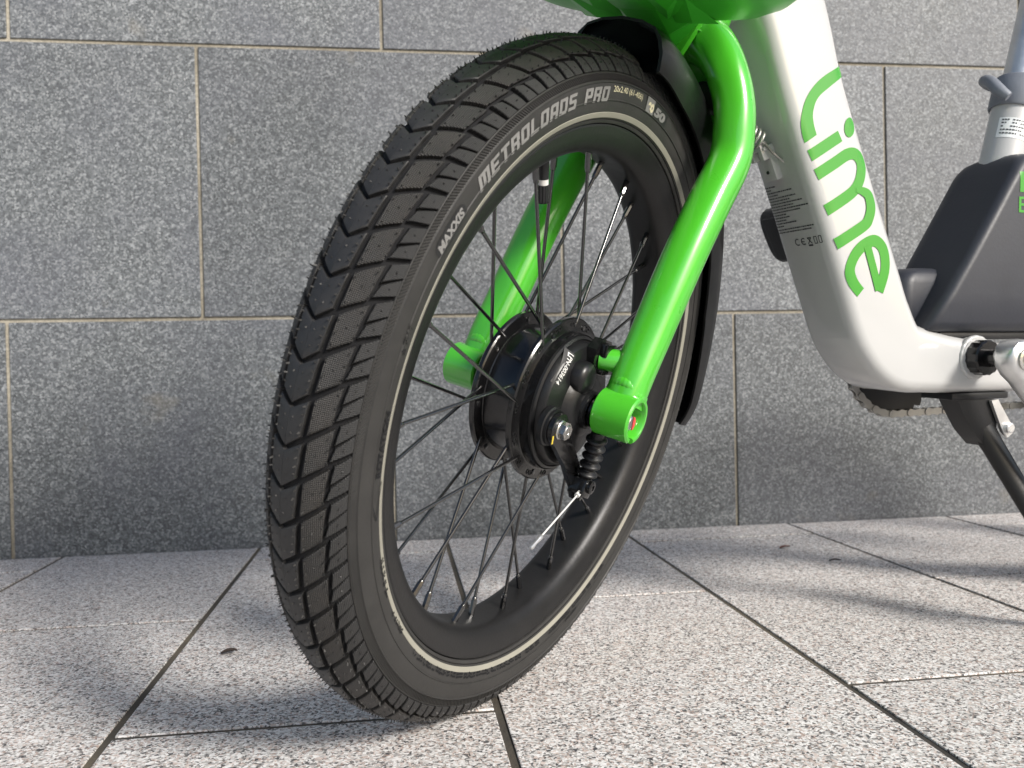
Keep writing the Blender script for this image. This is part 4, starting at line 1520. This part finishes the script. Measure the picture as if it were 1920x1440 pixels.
# chainring with teeth
CRZ = -0.066; RCH = 0.0652
mb = MB()
poly = []
NT = 32
for k in range(NT * 4):
    a = 2 * pi * k / (NT * 4); r = RCH + (0.0030 if k % 4 == 0 else (0.0012 if k % 2 else -0.0022))
    poly.append((BB.x + r * cos(a), BB.y + r * sin(a)))
mb.prism(poly, CRZ - 0.0012, CRZ + 0.0012)
obj("chainring", mb, M['matte'], crk2, MF, smooth=25)
# chain links along the ring and the lower and upper runs
rear = Vector((0.885, 0.004, 0)); RRC = 0.0365
dcc = rear - BB; Lcc = hypot(dcc.x, dcc.y); base = atan2(dcc.y, dcc.x); off = math.asin((RCH - RRC) / Lcc)
path = []
aL = base - pi / 2 + (-off); aU = base + pi / 2 + off
n = 26
aS, aE = aU, aL + 2 * pi
for k in range(n + 1):
    a = aS + (aE - aS) * k / n
    path.append(Vector((BB.x + RCH * cos(a), BB.y + RCH * sin(a), CRZ)))
p0 = path[-1]; p1 = Vector((rear.x + RRC * cos(aL), rear.y + RRC * sin(aL), CRZ + 0.012))
path += [p0 + (p1 - p0) * (k / 20) for k in range(1, 21)]
for k in range(1, 9):
    a = aL + (aU - aL) * k / 8
    path.append(Vector((rear.x + RRC * cos(a), rear.y + RRC * sin(a), CRZ + 0.012)))
p0 = path[-1]; p1 = path[0]
path += [p0 + (p1 - p0) * (k / 20) for k in range(1, 20)]
# resample every 12.7 mm
dist = [0.0]
for a, b in zip(path, path[1:] + path[:1]):
    dist.append(dist[-1] + (b - a).length)
tot = dist[-1]; nl = int(round(tot / 0.0127))
if nl % 2: nl += 1
samp = []
j = 0; pp = path + [path[0]]
for k in range(nl + 1):
    d = tot * k / nl
    while j < len(pp) - 2 and dist[j + 1] < d: j += 1
    t = (d - dist[j]) / max(1e-9, dist[j + 1] - dist[j])
    samp.append(pp[j] + (pp[j + 1] - pp[j]) * min(1, t))
chain = link("chain", None, bike, MF)
lk = {}
for odd in (0, 1):
    mb = MB()
    for sg in (1, -1):
        z = sg * (0.0022 if odd else 0.0034)
        poly = []
        for cxx, stt in ((0.00635, -90), (-0.00635, 90)):
            for q in range(7):
                a = radians(stt + 180 * q / 6)
                poly.append((cxx + 0.0043 * cos(a), 0.0043 * sin(a)))
        poly.insert(7, (0, 0.0028)); poly.append((0, -0.0028))
        mb.prism(poly, z - 0.0006, z + 0.0006)
    mb.tube([(-0.00635, 0, -0.0030), (-0.00635, 0, 0.0030)], 0.0038, 8)
    lk[odd] = mb.mesh("chain_link", M['chain'], 30)
for k in range(nl):
    a, b = samp[k], samp[k + 1]
    d = (b - a).normalized(); nn = Vector((0, 0, 1)).cross(d).normalized(); zz = d.cross(nn)
    link("chain_link", lk[k % 2], chain, MF @ frame((a + b) / 2, d, nn, zz))

# ------------------------------------------------------------------ kickstand
mb = MB()
mb.box((0.3990, -0.0185, -0.010), (0.4750, -0.0118, 0.028), 0.0015)
mb.prism([(0.4060, -0.016), (0.4560, -0.016), (0.4640, -0.040), (0.4600, -0.060), (0.4480, -0.066), (0.4300, -0.050), (0.4150, -0.030)], 0.004, 0.026)
kick = obj("kickstand", mb, M['matte'], bike, MF, smooth=30)
ft = MF.inverted() @ Vector((0, 0, 0))
kp0 = Vector((0.4520, -0.0480, 0.0180)); kp1 = Vector((0.5350, -0.2440, 0.0950))
mb = MB()
kd = (kp1 - kp0).normalized(); kx = kd.cross(Vector((0, 0, 1))).normalized(); ky = kd.cross(kx)
rings = []
for t, a, b in ((0, 0.014, 0.009), (0.10, 0.0125, 0.008), (0.9, 0.0095, 0.0075), (0.93, 0.012, 0.010), (1.0, 0.013, 0.011)):
    c = kp0 + (kp1 - kp0) * t
    rings.append([c + kx * (a * cos(q)) + ky * (b * sin(q)) for q in (2 * pi * k / 16 for k in range(16))])
mb.loft(rings)
obj("kickstand_leg", mb, M['satin'], kick, MF, smooth=50)
mb = MB()
mb.prism([(0.4490, -0.0200), (0.4580, -0.0190), (0.4790, -0.0460), (0.4800, -0.0540), (0.4735, -0.0580), (0.4665, -0.0520)], 0.0270, 0.0305)
mb.lathe([(0.0052, 0.0300), (0.0052, 0.0345), (0.0040, 0.0352), (0.0001, 0.0352)], 20, Matrix.Translation((0.4725, -0.0480, 0)))
obj("kickstand_pivot", mb, M['silver'], kick, MF, smooth=30)

# ------------------------------------------------------------------ steering return spring and its bracket
s0 = Vector((0.1290, 0.2480, -0.004)); s1 = Vector((0.1905, 0.2130, 0.0050))
mb = MB()
dv = (s1 - s0); dn = dv.normalized(); sx = dn.cross(Vector((0, 0, 1))).normalized(); sy = dn.cross(sx)
turns = 13; per = 10
path = [s0 + dv * (0.08 + 0.80 * i / (turns * per)) + (sx * cos(2 * pi * i / per) + sy * sin(2 * pi * i / per)) * 0.0075 for i in range(turns * per + 1)]
mb.tube(path, 0.00125, 6)
hook = chain_pts([path[-1], s0 + dv * 0.93, s1 + Vector((0.004, -0.006, 0.002)), s1 + Vector((0.016, -0.014, 0.004)), s1 + Vector((0.024, -0.020, 0.002)), s1 + Vector((0.024, -0.026, -0.002))], 4)
mb.tube(hook, 0.00125, 6)
mb.tube([s0 - dn * 0.012, s0 + dv * 0.08 + sx * 0.0075], 0.00125, 6)
obj("steering_spring", mb, M['chain'], bike, MF, smooth=60)
mb = MB()
c0_ = Vector((0.2065, 0.2070, 0.0))
m3 = frame(Vector((0.1965, 0.2160, -0.006)), FN, FT, Vector((0, 0, 1)))
mb.box((-0.0060, 0.000, -0.010), (0.0240, 0.0330, 0.0085), 0.003, m3)
mb.box((-0.0130, -0.004, -0.010), (-0.004, 0.012, -0.005), 0.0015, m3)
mb.box((-0.0130, -0.004, 0.0035), (-0.004, 0.012, 0.0085), 0.0015, m3)
mb.tube([m3 @ Vector((-0.0095, 0.002, -0.012)), m3 @ Vector((-0.0095, 0.002, 0.0105))], 0.0018, 10)
obj("spring_bracket", mb, M['white'], frm, MF, smooth=40)
mb = MB()
mb.lathe([(0.0016, 0), (0.0014, 0.0010), (0.0001, 0.0010)], 12, m3 @ Matrix.Translation((-0.006, 0.024, 0)) @ Matrix.Rotation(radians(-90), 4, 'Y'))
obj("rivet", mb, M['matte'], frm, MF)

# ------------------------------------------------------------------ rear wheel (beyond the right edge of the photo)
MR = MF @ Matrix.Translation((0.885, 0.0055, 0))
rwheel = link("rear_wheel", None, bike, MR)
rp = [(-a, 0.0) for a in (136, 120, 105, 90, 75, 60, 45, 30, 15)] + [(0, 0)] + [(a, 0.0) for a in (15, 30, 45, 60, 75, 90, 105, 120, 136)]
mb = MB(); mb.lathe(ring_profile(rp), 128)
obj("tyre", mb, M['rub'], rwheel, MR)
mb = MB(); mb.lathe(prof if len(prof[0]) == 2 and prof[0][0] > 0 else [(r, -z) for r, z in reversed(hr[1:])] + hr, 128)
mb = MB(); mb.lathe([(r, -z) for r, z in reversed(hr[1:])] + hr, 128)
obj("rim", mb, M['rim'], rwheel, MR, smooth=50)
mb = MB(); mb.lathe([(0.0001, -0.06), (0.012, -0.06), (0.012, -0.03), (0.030, -0.029), (0.030, -0.026), (0.016, -0.022), (0.016, 0.022), (0.030, 0.026), (0.030, 0.029), (0.012, 0.03), (0.012, 0.06), (0.0001, 0.06)], 32)
obj("hub_shell", mb, M['gloss'], rwheel, MR)
for k in range(32):
    sg = 1 if k % 2 else -1; s2 = 1 if (k // 2) % 2 else -1
    mb = MB(); mb.tube([cyl(0.027, 11.25 * k + 30 * s2, 0.0275 * sg), cyl(0.1842, 11.25 * k, 0.003 * sg)], 0.0011, 6)
    obj("spoke", mb, M['gloss'], rwheel, MR)

# ------------------------------------------------------------------ small leaves on the paving
def leaf(name, x, y, L, W, rot, mat, label):
    mb = MB(); n = 9; top, botm = [], []
    for i in range(n):
        t = i / (n - 1); w = W * sin(pi * min(1, t * 0.92 + 0.04)) ** 0.8 / 2
        zc = 0.0016 + 0.0012 * sin(pi * t) + 0.0010 * t
        top.append([Vector((t * L - L / 2, -w, zc + 0.0010)), Vector((t * L - L / 2, 0, zc)), Vector((t * L - L / 2, w, zc + 0.0012))])
    for r in top:
        mb.v += r
    for i in range(n - 1):
        for j in (0, 1):
            a = i * 3 + j
            mb.f.append((a, a + 1, a + 4, a + 3))
    b = len(mb.v)
    mb.v += [v - Vector((0, 0, 0.0005)) for v in mb.v[:b]]
    mb.f += [tuple(reversed([i + b for i in f])) for f in mb.f[:]]
    m = Matrix.Translation((x, y, GROUND_Z)) @ Matrix.Rotation(radians(rot), 4, 'Z')
    o = obj(name, mb, mat, None, m, smooth=60, recalc=False)
    tag(o, label, "leaf")


leaf("dead_leaf", -0.1670, 0.869, 0.0150, 0.0095, 15, M['leaf'], "small dark scrap of leaf on the paving left of the front tyre")
leaf("dead_leaf", 0.5930, 1.112, 0.0150, 0.0055, -20, M['leaf'], "thin dark leaf sliver on the paving below the frame")
leaf("dead_leaf", 0.5670, 1.211, 0.0170, 0.0085, 10, M['leaf_red'], "curled reddish leaf on the paving near the foot of the wall")
